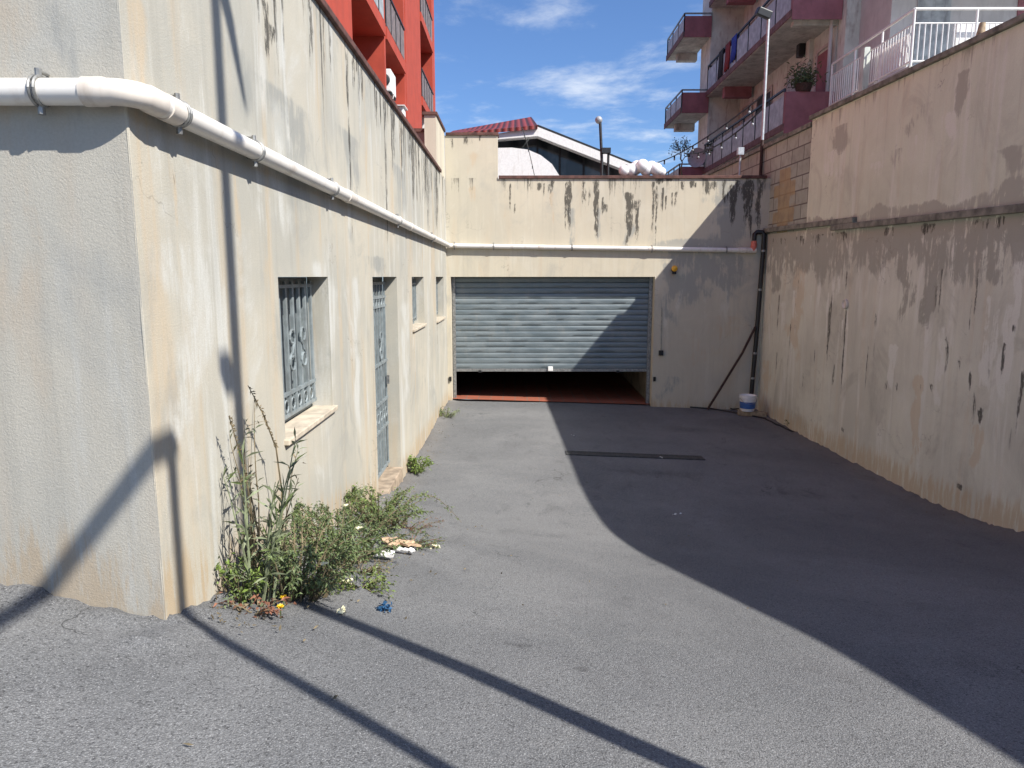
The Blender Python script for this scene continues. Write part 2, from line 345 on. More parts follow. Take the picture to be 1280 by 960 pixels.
def blockmat():
    m, nt, b = newmat('grey concrete blockwork'); br = N(nt, 'ShaderNodeTexBrick')
    mpn = N(nt, 'ShaderNodeCombineXYZ'); g = N(nt, 'ShaderNodeNewGeometry'); s = N(nt, 'ShaderNodeSeparateXYZ'); L(nt, g.outputs['Position'], s.inputs[0])
    L(nt, s.outputs[1], mpn.inputs[0]); L(nt, s.outputs[2], mpn.inputs[1]); L(nt, mpn.outputs[0], br.inputs['Vector'])
    br.inputs['Scale'].default_value = 1; br.inputs['Brick Width'].default_value = .5; br.inputs['Row Height'].default_value = .25; br.inputs['Mortar Size'].default_value = .012
    br.inputs['Color1'].default_value = (.42,.435,.355,1); br.inputs['Color2'].default_value = (.35,.36,.295,1); br.inputs['Mortar'].default_value = (.14,.125,.11,1)
    a = attr(nt, 'ochre'); q = noise_n(nt, position(nt, (1,2,4)), 1.2, 2)
    out = mixc(nt, mapr(nt, math_n(nt, 'MULTIPLY', a, math_n(nt, 'ADD', .4, q)), .35, .6, 0, .75), br.outputs['Color'], (.40,.29,.14), 'MIX')
    L(nt, mixc(nt, mapr(nt, noise_n(nt, position(nt), 6, 6), .4, .75, 0, .4), out, (.15,.13,.11)), b.inputs['Base Color'])
    b.inputs['Roughness'].default_value = .95; bump(nt, b, br.outputs['Fac'], -.6, .01); return m
M['block'] = blockmat()
def tilemat():
    m, nt, b = newmat('red clay floor tiles'); br = N(nt, 'ShaderNodeTexBrick'); br.offset = 0; L(nt, position(nt), br.inputs['Vector'])
    br.inputs['Scale'].default_value = 1; br.inputs['Brick Width'].default_value = .25; br.inputs['Row Height'].default_value = .25; br.inputs['Mortar Size'].default_value = .008
    br.inputs['Color1'].default_value = (.33,.10,.06,1); br.inputs['Color2'].default_value = (.27,.085,.05,1); br.inputs['Mortar'].default_value = (.2,.13,.1,1)
    L(nt, br.outputs['Color'], b.inputs['Base Color']); b.inputs['Roughness'].default_value = .6; return m
M['tile'] = tilemat()
M['soot'] = simple('dark dusty garage render', (.05,.048,.045), .95, var=.3, scale=3)  # darkness of the unlit garage painted into the wall and ceiling colour
M['soot2'] = simple('grimy beige garage render', (.26,.22,.17), .95, var=.3, scale=3)  # lit copy of the inner render, for the brighter right wall
M['earth'] = simple('pale paving', (.30,.28,.25), .95, var=.2, scale=3)

# ------------------------------------------------------------ setting: ground
def frange(a, b, st):
    n = max(1, round((b-a)/st)); return [a+(b-a)*i/n for i in range(n)]
xs = [-80,-40,-20,-12,-8,-6,-4.5,-3.6]+frange(-3, 5.3, .045)+[5.3, 5.9]
ys = [-80,-40,-20,-10,-5,-2,0]+frange(1, 9, .045)+frange(9, 14.5, .09)+[14.5]
gv, gf, go_, gd = [], [], [], []
for j, y in enumerate(ys):
    for i, x in enumerate(xs):
        z = gz(x, y)
        near = 0
        if x > XL-.05: near = max(near, sm(.22, 0, abs(x-XL)) if y > YF-.2 else 0)
        if x <= XL+.1: near = max(near, sm(.16, 0, YF-y) if y < YF+.1 else 0)
        near = max(near, sm(.25, 0, xr(y)-x))
        if near > 0: z += near*(.012+.05*max(0, noise.noise((x*9, y*9, 1.3))+.12)+.02*noise.noise((x*30, y*30, 4)))
        z += .006*noise.noise((x*1.3, y*1.3, 7))
        gv.append((x, y, z))
        go_.append(.6*sm(.35, .05, x-XL)*sm(3, 5, y)*(.5+.5*noise.noise((x*4, y*2, 3))) + .5*sm(.5, .05, xr(y)-x))
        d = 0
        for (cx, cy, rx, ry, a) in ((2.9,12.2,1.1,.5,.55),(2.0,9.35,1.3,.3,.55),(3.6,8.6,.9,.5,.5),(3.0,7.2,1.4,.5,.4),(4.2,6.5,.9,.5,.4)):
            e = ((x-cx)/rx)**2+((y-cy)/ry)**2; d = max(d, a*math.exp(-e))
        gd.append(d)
nx = len(xs)
for j in range(len(ys)-1):
    for i in range(nx-1): gf.append((j*nx+i, j*nx+i+1, (j+1)*nx+i+1, (j+1)*nx+i))
mb = MB(); mb.v = gv; mb.f = gf
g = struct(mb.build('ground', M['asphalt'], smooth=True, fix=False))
def setattr_f(o, name, vals):
    a = o.data.attributes.new(name, 'FLOAT', 'POINT'); a.data.foreach_set('value', vals)
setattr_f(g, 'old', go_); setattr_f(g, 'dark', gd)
mb = MB()
mb.add([(-400,30,.85),(400,30,.85),(400,900,.85),(-400,900,.85)], [(0,1,2,3)])
mb.add([(-1.6,14.45,.85),(400,14.45,.85),(400,30,.85),(-1.6,30,.85)], [(0,1,2,3)])
mb.add([(-80,14.45,.85),(-1.6,14.45,.85),(-1.6,30,.85),(-80,30,.85)], [(0,1,2,3)])
mb.add([(5.5,-80,2.0),(400,-80,2.0),(400,14.45,2.0),(5.5,14.45,2.0)], [(0,1,2,3)])
struct(mb.build('terrace_ground', M['earth'], fix=False))

# ------------------------------------------------------------ stained wall sheets
def grid_wall(axis, s0, s1, z0, z1, fixed, holes=(), step=.05, marks=(), band=None, name='wall', mat=None, parent=None, low=None):
    """a wall face as a fine sheet; marks = (kind, s, ztop, zbot, width, strength)"""
    S = sorted(set([round(v, 4) for v in frange(s0, s1, step)+[s1]+[h[k] for h in holes for k in (0, 1)]]))
    Z = sorted(set([round(v, 4) for v in frange(z0, z1, step)+[z1]+[h[k] for h in holes for k in (2, 3)]]))
    def fx(s): return fixed(s) if callable(fixed) else fixed
    n = len(S); vs = []; at_ = {k: [0.0]*(n*len(Z)) for k in ('mould', 'damp', 'pale', 'warm', 'low', 'ochre')}
    for j, z in enumerate(Z):
        for i, s in enumerate(S):
            f = fx(s); vs.append((f, s, z) if axis == 'x' else (s, f, z))
            if band: at_['damp'][j*n+i] = band(s, z)
            if low: at_['low'][j*n+i] = sm(.55, 0, z-low(s))
    marks = list(marks)
    for q, (k, ms, zt, zb, wd, st) in enumerate(list(marks)):   # thinner companions beside each run of mould
        if k == 'mould':
            r2 = random.Random(q*13+7)
            for c in range(2):
                o = r2.uniform(-2.6, 2.6)*wd; l = (zt-zb)
                marks.append((k, ms+o, zt-l*r2.uniform(0, .3), zt-l*r2.uniform(.45, 1.3), wd*r2.uniform(.3, .7), st*r2.uniform(.6, 1)))
    for (k, ms, zt, zb, wd, st) in marks:
        i0 = bisect.bisect(S, ms-3.2*wd); i1 = bisect.bisect(S, ms+3.2*wd); j0 = bisect.bisect(Z, zb-.15*(zt-zb)); j1 = bisect.bisect(Z, zt+.1*(zt-zb)+.02)
        for j in range(j0, j1):
            z = Z[j]; t = (zt-z)/(zt-zb+1e-6)
            wob = wd*.8*noise.noise((z*2.6, ms*5.1, 2)); ww = wd*(.75+.6*noise.noise((z*5, ms*7, 9)))*(1.15-.5*max(0, t))
            ft = st*sm(-.06, .03, t)*sm(1.15, .5, t)
            for i in range(i0, i1):
                e = (S[i]-ms-wob)/ww
                if abs(e) < 2.4: at_[k][j*n+i] = max(at_[k][j*n+i], ft*math.exp(-e*e))
    n = len(S); fs = []
    for j in range(len(Z)-1):
        for i in range(n-1):
            cs, cz = (S[i]+S[i+1])/2, (Z[j]+Z[j+1])/2
            if any(h[0] < cs < h[1] and h[2] < cz < h[3] for h in holes): continue
            q = (j*n+i, j*n+i+1, (j+1)*n+i+1, (j+1)*n+i)
            fs.append(q if axis == 'y' else q)
    return vs, fs, at_
def finish(vs, fs, at_, extra, name, mat, parent):
    mb = MB(); mb.v = list(vs); mb.f = list(fs); n0 = len(vs)
    mb.add(extra.v, extra.f)
    o = mb.build(name, mat, parent, fix=False)
    for k, vals in at_.items():
        if any(vals): setattr_f(o, k, vals+[0.0]*(len(mb.v)-n0))
    return o

# ------------------------------------------------------------ left building
WT = 1.85
holes = [(4.10, 5.20, -.95, 0), (6.82, 8.22, -2.6, 0), (9.42, 10.66, -.69, 0), (12.30, 13.60, -.755, 0)]
RD = .155
left = thing('plaster_building', 'long cream plaster building with barred window and grey iron door along the ramp', 'building', (XL, 8, -2.4))
mk = []
for px, yt, yb, wd, st in ((433,70,330,.035,1.1),(480,130,345,.03,.9),(330,0,75,.07,1.2),(338,30,60,.04,.8)):
    a, b_ = at(px, yt, 'x', XL), at(px, yb, 'x', XL); mk.append(('mould', a.y, a.z, b_.z, wd, st))
for k, px, yt, yb, wd, st in (('pale',400,330,600,.35,.8),('pale',350,130,330,.3,.9),('pale',320,170,330,.15,.8),('damp',370,130,300,.6,.9),('damp',440,170,300,.5,.85),('damp',300,60,160,.25,.7),('damp',500,210,290,.6,.8),
        ('warm',455,100,560,.12,.8),('warm',172,0,200,.06,.9),('warm',330,320,560,.12,.7),('warm',490,200,330,.2,.6),('pale',505,380,560,.5,.7),('pale',230,300,650,.35,.75),('damp',210,150,600,.12,.35),
        ('warm',540,300,480,.5,.6),('damp',475,320,345,.55,1.0),('pale',442,350,600,.25,.8)):
    a, b_ = at(px, yt, 'x', XL), at(px, yb, 'x', XL); mk.append((k, a.y, min(a.z, 1.9), b_.z, wd, st))
for i in range(46):
    y = 5.5+7.7*rnd.random()**.6; mk.append(('mould', y, WT, WT-rnd.uniform(.3, 1.5)*sm(4, 11, y), rnd.uniform(.02, .06), rnd.uniform(.7, 1.3)))
for i in range(14):
    y = rnd.uniform(3.2, 8.5); mk.append(('mould', y, WT, WT-rnd.uniform(.1, .7), rnd.uniform(.015, .035), rnd.uniform(.6, 1.0)))
for y_ in (2.9, 3.55, 5.05, 7.6, 10.6):
    mk.append(('warm', y_, .56, .05, .035, 1.1)); mk.append(('mould', y_+.01, .54, .3, .008, .5))
mk.append(('mould', 12.36, -.8, -1.25, .04, .8))
vs, fs, at_ = grid_wall('x', YF, 14.2, -2.9, WT, XL, holes, .032, mk, low=lambda s: gz(XL, s))
ex = MB()
for (a, b_, c, d) in holes:                           # reveals
    xi = XL-RD
    ex.add([(XL,a,c),(xi,a,c),(xi,a,d),(XL,a,d)], [(0,1,2,3)]); ex.add([(XL,b_,c),(xi,b_,c),(xi,b_,d),(XL,b_,d)], [(0,1,2,3)])
    ex.add([(XL,a,d),(XL,b_,d),(xi,b_,d),(xi,a,d)], [(0,1,2,3)]); ex.add([(XL,a,c),(XL,b_,c),(xi,b_,c),(xi,a,c)], [(0,1,2,3)])
ex.add([(XL,YF,WT),(XL,14.2,WT),(XL-.25,14.2,WT),(XL-.25,YF,WT)], [(0,1,2,3)])
ex.add([(XL-.25,YF+.25,WT),(XL-.25,14.2,WT),(XL-.25,14.2,.9),(XL-.25,YF+.25,.9)], [(0,1,2,3)])
finish(vs, fs, at_, ex, 'wall', M['left'], left)
mk = [('warm', -1.75, 1.6, -1.2, .12, .7), ('damp', -1.55, 1.4, .2, .10, .7), ('damp', -1.52, .1, -1.0, .16, .5), ('warm', -1.83, .4, -.5, .08, .6), ('damp', -2.0, .4, -.4, .1, .5)]
vs, fs, at_ = grid_wall('y', -9, XL, -2.0, WT, YF, (), .05, [], low=lambda s: gz(s, YF))
vs, fs, at_ = grid_wall('y', -3.2, XL, -2.0, WT, YF, (), .035, mk, low=lambda s: gz(s, YF))
ex = MB().add([(-9,YF,-2),(-3.2,YF,-2),(-3.2,YF,WT),(-9,YF,WT),(-9,14,-2),(-9,14,WT)], [(0,1,2,3),(0,3,5,4)])
ex.add([(-9,YF,WT),(XL-.25,YF,WT),(XL-.25,YF+.25,WT),(-9,YF+.25,WT)], [(0,1,2,3)])
finish(vs, fs, at_, ex, 'end_wall', M['left_front'], left)
MB().box(-9, XL-.251, YF+.251, 14.19, .75, .9).build('roof', M['cement'], left)
cp = MB()
cp.box(XL-.3, XL+.035, YF-.03, 13.2, WT+.001, WT+.055).box(-9, XL-.301, YF-.03, YF+.28, WT+.001, WT+.055)
cp.build('coping', M['coping'], left, bevel=.008)
mb = MB()                                             # arris of the corner, a thin render bead
mb.tube([(XL-.005+.003*noise.noise((0,1,k*.09)), YF+.005+.003*noise.noise((4,1,k*.09)), -2+k*.055) for k in range(71)], [.006+.004*noise.noise((2,7,k*.23)) for k in range(71)], 8).build('corner_bead', M['left'], left, smooth=True)
def curl(mb, y, z, h, d, x):                           # a scroll shaped like a reversed S between bars
    pts = []
    for i in range(25):
        t = i/24
        if t < .5: a = -PI*.6+2*PI*1.1*(t/.5); r = h*.22*(.55+.45*t/.5); pts.append((x, y+d*r*math.cos(a), z+h*.27+r*math.sin(a)))
        else:
            a = PI*.5+2*PI*1.1*((t-.5)/.5); r = h*.22*(1-.45*(t-.5)/.5); pts.append((x, y-d*r*math.cos(a)*1.0, z-h*.27+r*math.sin(a)))
    mb.tube(pts, .008, 6)
def window(a, b_, c, d, fancy, lbl=None):
    xi = XL-RD
    f = MB()
    f.box(xi-.05, xi-.002, a+.002, a+.05, c+.002, d-.002).box(xi-.05, xi-.002, b_-.05, b_-.002, c+.002, d-.002)
    f.box(xi-.05, xi-.002, a+.051, b_-.051, d-.055, d-.002).box(xi-.05, xi-.002, a+.051, b_-.051, c+.002, c+.055)
    w_ = f.build('window', M['grille'], left)
    MB().box(xi-.09, xi-.06, a+.002, b_-.002, c+.002, d-.002).build('pane', M['panel'] if fancy else M['glass'], w_)
    gr = MB(); x = xi+.035; n = 8 if fancy else 8
    for k in range(n):
        y = a+.06+(b_-a-.12)*k/(n-1)
        gr.box(x-.009, x+.009, y-.017, y+.017, c+.05, d-.03)
        if fancy and k:
            yc = y-(b_-a-.12)/(n-1)/2
            gr.tube([(x, yc+.04*math.cos(t*PI/6), c+.12+.04*math.sin(t*PI/6)) for t in range(13)], .006, 6)
    for z in ((c+.06, c+.20, d-.06) if fancy else (c+.1, d-.1)):
        gr.box(x-.012, x+.012, a+.03, b_-.03, z-.011, z+.011)
    if fancy:
        for k, s in ((.2, 1), (.5, -1), (.72, 1)): curl(gr, a+(b_-a)*k, (c+d)/2+.0, .30, s, x+.012)
    gr.build('grille', M['grille'], w_)
    ov = .032
    MB().box(xi+.01, XL+ov, a-.03, b_+.03, c-.032, c+.003).build('sill', M['sill'], w_, bevel=.006)
window(*holes[0], True); window(*holes[2], False); window(*holes[3], False)
# door
a, b_, c, d = holes[1]; xi = XL-RD; zb = -2.235
dr = MB().box(xi-.05, xi-.01, a+.002, b_-.002, zb+.01, d-.002).build('door', M['panel'], left)
gr = MB(); x = xi+.02
for k in range(9):
    y = a+.08+(b_-a-.16)*k/8
    gr.box(x-.008, x+.008, y-.012, y+.012, zb+.06, d-.05)
for z in (zb+.08, zb+.55, zb+.85, -.95, -.32, -.22, d-.07): gr.box(x-.011, x+.011, a+.03, b_-.03, z-.015, z+.015)
for k in range(8):
    yc = a+.08+(b_-a-.16)*(k+.5)/8
    for z in (-.27, zb+.7): gr.tube([(x, yc+.055*math.cos(t*PI/6), z+.055*math.sin(t*PI/6)) for t in range(13)], .007, 6)
for k, s in ((.3, 1), (.7, -1)): curl(gr, a+(b_-a)*k, -.75, .34, s, x+.012)
gr.build('grille', M['grille'], dr)
MB().box(xi+.03, xi+.06, b_-.12, b_-.10, -1.22, -1.12).build('handle', M['zinc'], dr)
MB().box(xi-.05, XL+.02, a+.003, b_-.003, -2.75, zb).build('doorstep', M['step'], left, bevel=.008)

# ------------------------------------------------------------ pier and low wall at the back left
pier = thing('plaster_pier', 'tall narrow plaster pier with sloping brown cap at end of cream building', 'pier', (-1.45, 13.5, .9))
MB().box(-1.56, XL-.004, 12.72, 14.19, WT-.5, 2.74).build('post', M['back'], pier)
MB().box(-1.59, XL+.02, 12.69, 14.189, 2.741, 2.79).build('coping', M['coping'], pier)
tw = thing('terrace_wall', 'short grey parapet wall with brown coping in front of red apartment block', 'wall', (-3, 13.6, .9))
MB().box(-7, -1.565, 13.55, 13.8, .9, 2.62).build('parapet', M['cement'], tw)
MB().box(-7, -1.565, 13.52, 13.83, 2.621, 2.68).build('coping', M['coping'], tw)

# ------------------------------------------------------------ garage front
gar = thing('garage', 'beige garage front streaked with black mould at the foot of the ramp', 'garage', (1.8, YB, -2.5))
GX0, GX1 = -1.275, 2.76; GH = (GX0, GX1, -2.75, 0)
mk = []
for px, yt, yb, wd, st in ((711,227,292,.06,1.35),(730,226,262,.05,.9),(746,226,300,.06,1.35),(786,242,312,.085,1.45),(795,250,275,.05,.8),(689,226,245,.06,.9),(638,230,262,.03,.8),(643,255,270,.02,.8),
        (817,228,300,.04,1.1),(826,222,232,.09,1.2),(829,235,270,.035,1.1),(845,240,262,.04,.9),(854,226,240,.06,.9),(866,226,236,.08,1.1),(883,226,246,.06,1.0),(905,226,260,.06,1.0),(936,226,285,.12,1.5),(921,226,260,.07,1.0),
        (660,226,236,.05,.8),(674,228,240,.04,.8),(758,255,268,.04,.7),(564,172,190,.03,.9),(600,168,178,.04,.8),(582,170,184,.1,.6),(950,226,300,.08,1.0),(895,226,240,.1,.9)):
    a, b_ = at(px, yt, 'y', YB), at(px, yb, 'y', YB); mk.append(('mould', a.x, a.z, b_.z, wd, st))
for k, px, yt, yb, wd, st in (('damp',870,300,395,.75,1.2),('damp',920,225,400,.6,1.1),('damp',840,330,420,.25,.9),('damp',712,260,330,.14,.7),('damp',748,260,330,.14,.7),('damp',785,280,335,.16,.8),('warm',588,190,280,.14,.8),
        ('warm',900,395,480,.9,.6),('damp',835,470,510,.3,.7),('pale',850,360,400,.1,.9),('pale',880,370,400,.1,.8),('pale',910,360,420,.12,.8),('pale',832,380,440,.06,.8),('pale',660,260,300,.3,.4),('warm',690,240,300,.08,.6),('warm',630,230,330,.1,.5)):
    a, b_ = at(px, yt, 'y', YB), at(px, yb, 'y', YB); mk.append((k, a.x, a.z, b_.z, wd, st))
HS = (-.34, 6.2, 1.875, 2.68)                            # step in the wall top
vs, fs, at_ = grid_wall('y', XL-.002, 4.9, -2.9, 2.68, YB, [GH, HS], .03, mk, low=lambda s: gz(s, YB)-.15)
ex = MB()
YI = YB+.27
ex.add([(GX0,YB,-2.75),(GX0,YI,-2.75),(GX0,YI,0),(GX0,YB,0)], [(0,1,2,3)]); ex.add([(GX1,YB,-2.75),(GX1,YI,-2.75),(GX1,YI,0),(GX1,YB,0)], [(0,1,2,3)])
ex.add([(GX0,YB,0),(GX1,YB,0),(GX1,YI,0),(GX0,YI,0)], [(0,1,2,3)])
ex.add([(-.34,YB,1.875),(4.9,YB,1.875),(4.9,YI,1.875),(-.34,YI,1.875)], [(0,1,2,3)]); ex.add([(-.34,YB,1.875),(-.34,YI,1.875),(-.34,YI,2.68),(-.34,YB,2.68)], [(0,1,2,3)])
ex.add([(-.34,YI,.85),(4.9,YI,.85),(4.9,YI,1.875),(-.34,YI,1.875)], [(0,1,2,3)]); ex.add([(XL,YI,.85),(-.34,YI,.85),(-.34,YI,2.68),(XL,YI,2.68)], [(0,1,2,3)])
ex.add([(XL,YB,2.68),(-.34,YB,2.68),(-.34,YI,2.68),(XL,YI,2.68)], [(0,1,2,3)])
finish(vs, fs, at_, ex, 'wall', M['back'], gar)
cp = MB().box(XL+.021, -.32, YB-.03, YI+.02, 2.681, 2.735).box(-.319, 4.86, YB-.03, YI+.02, 1.876, 1.935)
cp.build('coping', M['coping'], gar, bevel=.006)
# interior
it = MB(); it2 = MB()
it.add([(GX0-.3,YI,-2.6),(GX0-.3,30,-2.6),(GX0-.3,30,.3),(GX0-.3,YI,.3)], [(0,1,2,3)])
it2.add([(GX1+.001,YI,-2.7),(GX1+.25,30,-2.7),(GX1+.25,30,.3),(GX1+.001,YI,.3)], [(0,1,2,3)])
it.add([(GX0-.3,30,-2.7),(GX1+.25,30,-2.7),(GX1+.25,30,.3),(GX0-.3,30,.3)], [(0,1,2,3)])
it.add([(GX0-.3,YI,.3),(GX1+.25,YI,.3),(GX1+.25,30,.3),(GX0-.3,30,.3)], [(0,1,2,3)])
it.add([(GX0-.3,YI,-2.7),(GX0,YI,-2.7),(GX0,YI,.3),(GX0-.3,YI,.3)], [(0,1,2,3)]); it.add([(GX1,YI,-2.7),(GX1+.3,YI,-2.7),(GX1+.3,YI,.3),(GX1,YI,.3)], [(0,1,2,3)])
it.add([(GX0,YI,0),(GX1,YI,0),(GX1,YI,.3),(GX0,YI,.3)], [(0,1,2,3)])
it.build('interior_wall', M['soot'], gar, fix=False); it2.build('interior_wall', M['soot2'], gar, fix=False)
MB().add([(GX0,YB+.08,-2.455),(GX1,YB+.08,-2.57),(GX1,YI,-2.57),(GX0,YI,-2.455)], [(0,1,2,3)]).add([(GX0-.3,YI,-2.447),(GX1+.3,YI,-2.578),(GX1+.3,30,-2.578),(GX0-.3,30,-2.447)], [(0,1,2,3)]).build('floor', M['tile'], gar, fix=False)
# roller shutter: curved laths
SB, ST = -1.86, -.002; n = 17; st = (ST-SB)/n; yS = YB+.24
vv, ff = [], []
prof = []
for k in range(n):
    z0 = SB+k*st
    for t, dep in ((0,.0),(.05,.006),(.12,-.002),(.5,-.0065),(.85,-.003),(.94,.001),(.97,.006)): prof.append((z0+t*st, yS+dep))
prof.append((ST, yS))
NXS = 60
for q, (z, y) in enumerate(prof):
    for k in range(NXS+1):
        x = GX0+.05+(GX1-GX0-.1)*k/NXS; jit = .0022*noise.noise((q//7*3.7, 1.5, x*.6))+.0022*noise.noise((x*2.6, z*3, 4))
        vv.append((x, y+jit, z+.0015*noise.noise((x*.9, q//7*2.3, 8))))
for i in range(len(prof)-1):
    for k in range(NXS): ff.append((i*(NXS+1)+k, i*(NXS+1)+k+1, (i+1)*(NXS+1)+k+1, (i+1)*(NXS+1)+k))
mb = MB(); mb.v = vv; mb.f = ff
sh = mb.build('roller_shutter', M['shutter'], gar, smooth=True, fix=False)
MB().box(GX0+.05, GX1-.05, yS-.018, yS+.02, SB-.055, SB-.001).build('bottom_bar', M['zinc'], sh)
p = at(688, 457, 'y', yS-.02); MB().box(p.x-.05, p.x+.05, yS-.05, yS-.019, SB-.045, SB+.05).build('lock', M['white'], sh, bevel=.008)
for px in (600, 772):
    p = at(px, 457, 'y', yS); MB().box(p.x-.03, p.x+.03, yS-.045, yS-.019, SB-.075, SB-.03).build('stop_block', M['black'], sh)
for x0 in (GX0+.003, GX1-.073):
    r = MB().box(x0, x0+.07, yS-.045, yS-.005, -2.62, -.003).box(x0+.018, x0+.052, yS-.055, yS-.0455, -2.62, -.003)
    r.build('guide_rail', M['zinc'], gar)
for x0 in (GX0-.03, GX1+.045):
    MB().box(x0-.025, x0+.025, YB-.035, YB-.001, -2.08, -1.99).build('photocell', M['black'], gar, bevel=.006)

# ------------------------------------------------------------ right retaining wall
ret = thing('retaining_wall', 'tall stained plaster retaining wall along the shaded right side of the ramp', 'wall', (xr(5), 5, -2.7))
mk = []
def onr(k, px, yt, yb, wd, st):
    a, b_ = on_right(px, yt), on_right(px, yb); mk.append((k, a.y, a.z, b_.z, wd*(.75 if k == 'mould' else 1), st))
for px, yt, yb, wd, st in ((974,368,430,.03,1.1),(1040,365,455,.03,1.2),(1058,390,490,.035,1.3),(1043,455,490,.02,1.0),(1200,445,470,.02,1),(1213,465,490,.025,1.2),(1256,430,475,.035,1.4),(1227,510,534,.05,1.4),(1238,460,490,.02,1),(1165,480,492,.03,.9),(1184,420,430,.03,.8),
        (962,380,450,.02,.8),(985,440,470,.02,.9),(1005,460,500,.02,.8),(1108,475,490,.03,.8),(1122,478,492,.03,.9),(1152,480,494,.025,.9),(1092,395,410,.02,.8),(1268,405,420,.03,1),(1200,606,614,.05,1),(1053,535,541,.06,1),(1183,440,500,.015,.8),(1227,440,500,.02,.9)):
    onr('mould', px, yt, yb, wd, st)
for i in range(60):
    y = rnd.uniform(3, 14); mk.append(('damp', y, .80, .80-rnd.uniform(.15, .75), rnd.uniform(.06, .22), rnd.uniform(.9, 1.4)))
for i in range(26):
    y = rnd.uniform(6, 14); mk.append(('mould', y, .80, .80-rnd.uniform(.05, .25), rnd.uniform(.03, .09), rnd.uniform(.6, 1.1)))
for i in range(45):
    y = rnd.uniform(3, 14); t = rnd.uniform(-.9, .5); mk.append(('pale', y, t, t-rnd.uniform(.4, 1.3), rnd.uniform(.05, .16), rnd.uniform(.6, 1.1)))
for i in range(26):
    y = rnd.uniform(5, 14); t = rnd.uniform(-1.6, .1); mk.append(('mould', y, t, t-rnd.uniform(.25, .9), rnd.uniform(.012, .022), rnd.uniform(.6, 1.0)))
for px, yt, yb, wd, st in ((1000,330,480,.45,.9),(1150,470,610,.18,1.0),(1222,530,600,.2,1.1),(960,450,520,.5,.7)): onr('warm', px, yt, yb, wd, st)
for px, yt, yb, wd, st in ((1170,300,430,.35,1.2),(1140,290,420,.4,1.1),(970,290,380,.6,1.1),(1250,280,380,.4,1.0)): onr('damp', px, yt, yb, wd, st)
def zl(y): return .62+.0185*(y-3.4)                     # string course height
vs, fs, at_ = grid_wall('x', -4, 14.2, -3.0, .9, xr, (), .032, mk, low=lambda s: gz(xr(s), s)+.05, band=lambda s, z: 1.0*sm(-.45, .55, z+.35*noise.noise((s*.9, 3.1, 5))))
vs = [(x, y, z if z < .3 else .3+(z-.3)*(zl(y)-.3)/.6) for x, y, z in vs]
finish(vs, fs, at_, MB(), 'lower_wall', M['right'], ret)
mk = []
for px, yt, yb, wd, st in ((1205,95,170,.16,1.1),(1150,140,200,.35,.7),(1050,165,220,.4,.8),(1120,200,240,.5,.6),(1260,200,250,.3,.8)): onr('damp', px, yt, yb, wd, st)
for px, yt, yb, wd, st in ((1145,180,200,.12,1.2),(1100,215,250,.4,.7),(1040,200,260,.5,.8),(1190,150,200,.2,.8)): onr('pale', px, yt, yb, wd, st)
def zt(y): return 2.44+.0122*y
vs, fs, at_ = grid_wall('x', -4, 12.42, .5, 2.5, lambda y: xr(y)+.01, (), .035, mk, band=lambda s, z: .95*sm(.10, -.06, z-(.72+.34*noise.noise((s*.75, 6.2, 1))+.10*noise.noise((s*3.1, 2.2, 1)))))
vs = [(x, y, zl(y)+(z-.5)/2.0*(zt(y)-zl(y))) for x, y, z in vs]
ex = MB(); A = lambda y, z, o=0: (xr(y)+o, y, z)
ex.add([A(12.42,.5,.01), A(12.42,.5,.3), A(12.42,2.592,.3), A(12.42,2.592,.01)], [(0,1,2,3)])
ex.add([A(-4,-3,.3), A(12.42,-3,.3), A(12.42,2.592,.3), A(-4,2.391,.3)], [(0,1,2,3)]); ex.add([A(-4,-3,0), A(-4,-3,.3), A(-4,2.391,.3), A(-4,2.391,0)], [(0,1,2,3)])
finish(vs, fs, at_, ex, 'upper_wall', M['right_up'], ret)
cp = MB(); cp.prism([A(-4,2.392,-.04), A(-4,2.392,.34), A(-4,2.46,.34), A(-4,2.46,-.04)], Vector(A(12.46,2.595))-Vector(A(-4,2.392)))
cp.build('coping', M['stone_coping'], ret, bevel=.01)
a0, a1 = -4, 11.35
cp = MB(); cp.prism([A(a0,zl(a0)-.055,-.075), A(a0,zl(a0)-.055,.005), A(a0,zl(a0)+.03,.005), A(a0,zl(a0)+.03,-.075)], Vector(A(a1,zl(a1)))-Vector(A(a0,zl(a0))))
cp.build('ledge', M['stone_coping'], ret, bevel=.008)
a0, a1 = 10.7, 14.19
cp = MB(); cp.prism([A(a0,zl(a0)+.031,-.06), A(a0,zl(a0)+.031,.2), A(a0,zl(a0)+.115,.2), A(a0,zl(a0)+.115,-.06)], Vector(A(a1,zl(a1)))-Vector(A(a0,zl(a0))))
cp.build('ledge', M['stone_coping'], ret, bevel=.008)
# blockwork wall continuing behind
bw = thing('block_wall', 'grey concrete block wall with ochre stained blocks beside the garage', 'wall', (5, 15, .8))
mk = []
vs, fs, at_ = grid_wall('x', 12.43, 26, .5, 2.5, lambda y: xr(y)+.04, (), .0625, mk)
def blk(y, z):
    row = math.floor(z/.25+1e-6); c = math.floor((y+(.25 if row%2 else 0))/.5+1e-6); yc = (c+.5)*.5-(.25 if row%2 else 0)
    return max(0, 1.3-abs(yc-13.45)/.55-.15*abs(row-5)) if .7 < z < 2.0 else 0
at_['ochre'] = [blk(v[1], v[2]) for v in vs]
ex = MB().add([A(12.43,2.5,.04), A(26,2.5,.04), A(26,2.5,.3), A(12.43,2.5,.3)], [(0,1,2,3)]); ex.add([A(12.43,.5,.3), A(26,.5,.3), A(26,2.5,.3), A(12.43,2.5,.3)], [(0,1,2,3)])
finish(vs, fs, at_, ex, 'wall', M['block'], bw)
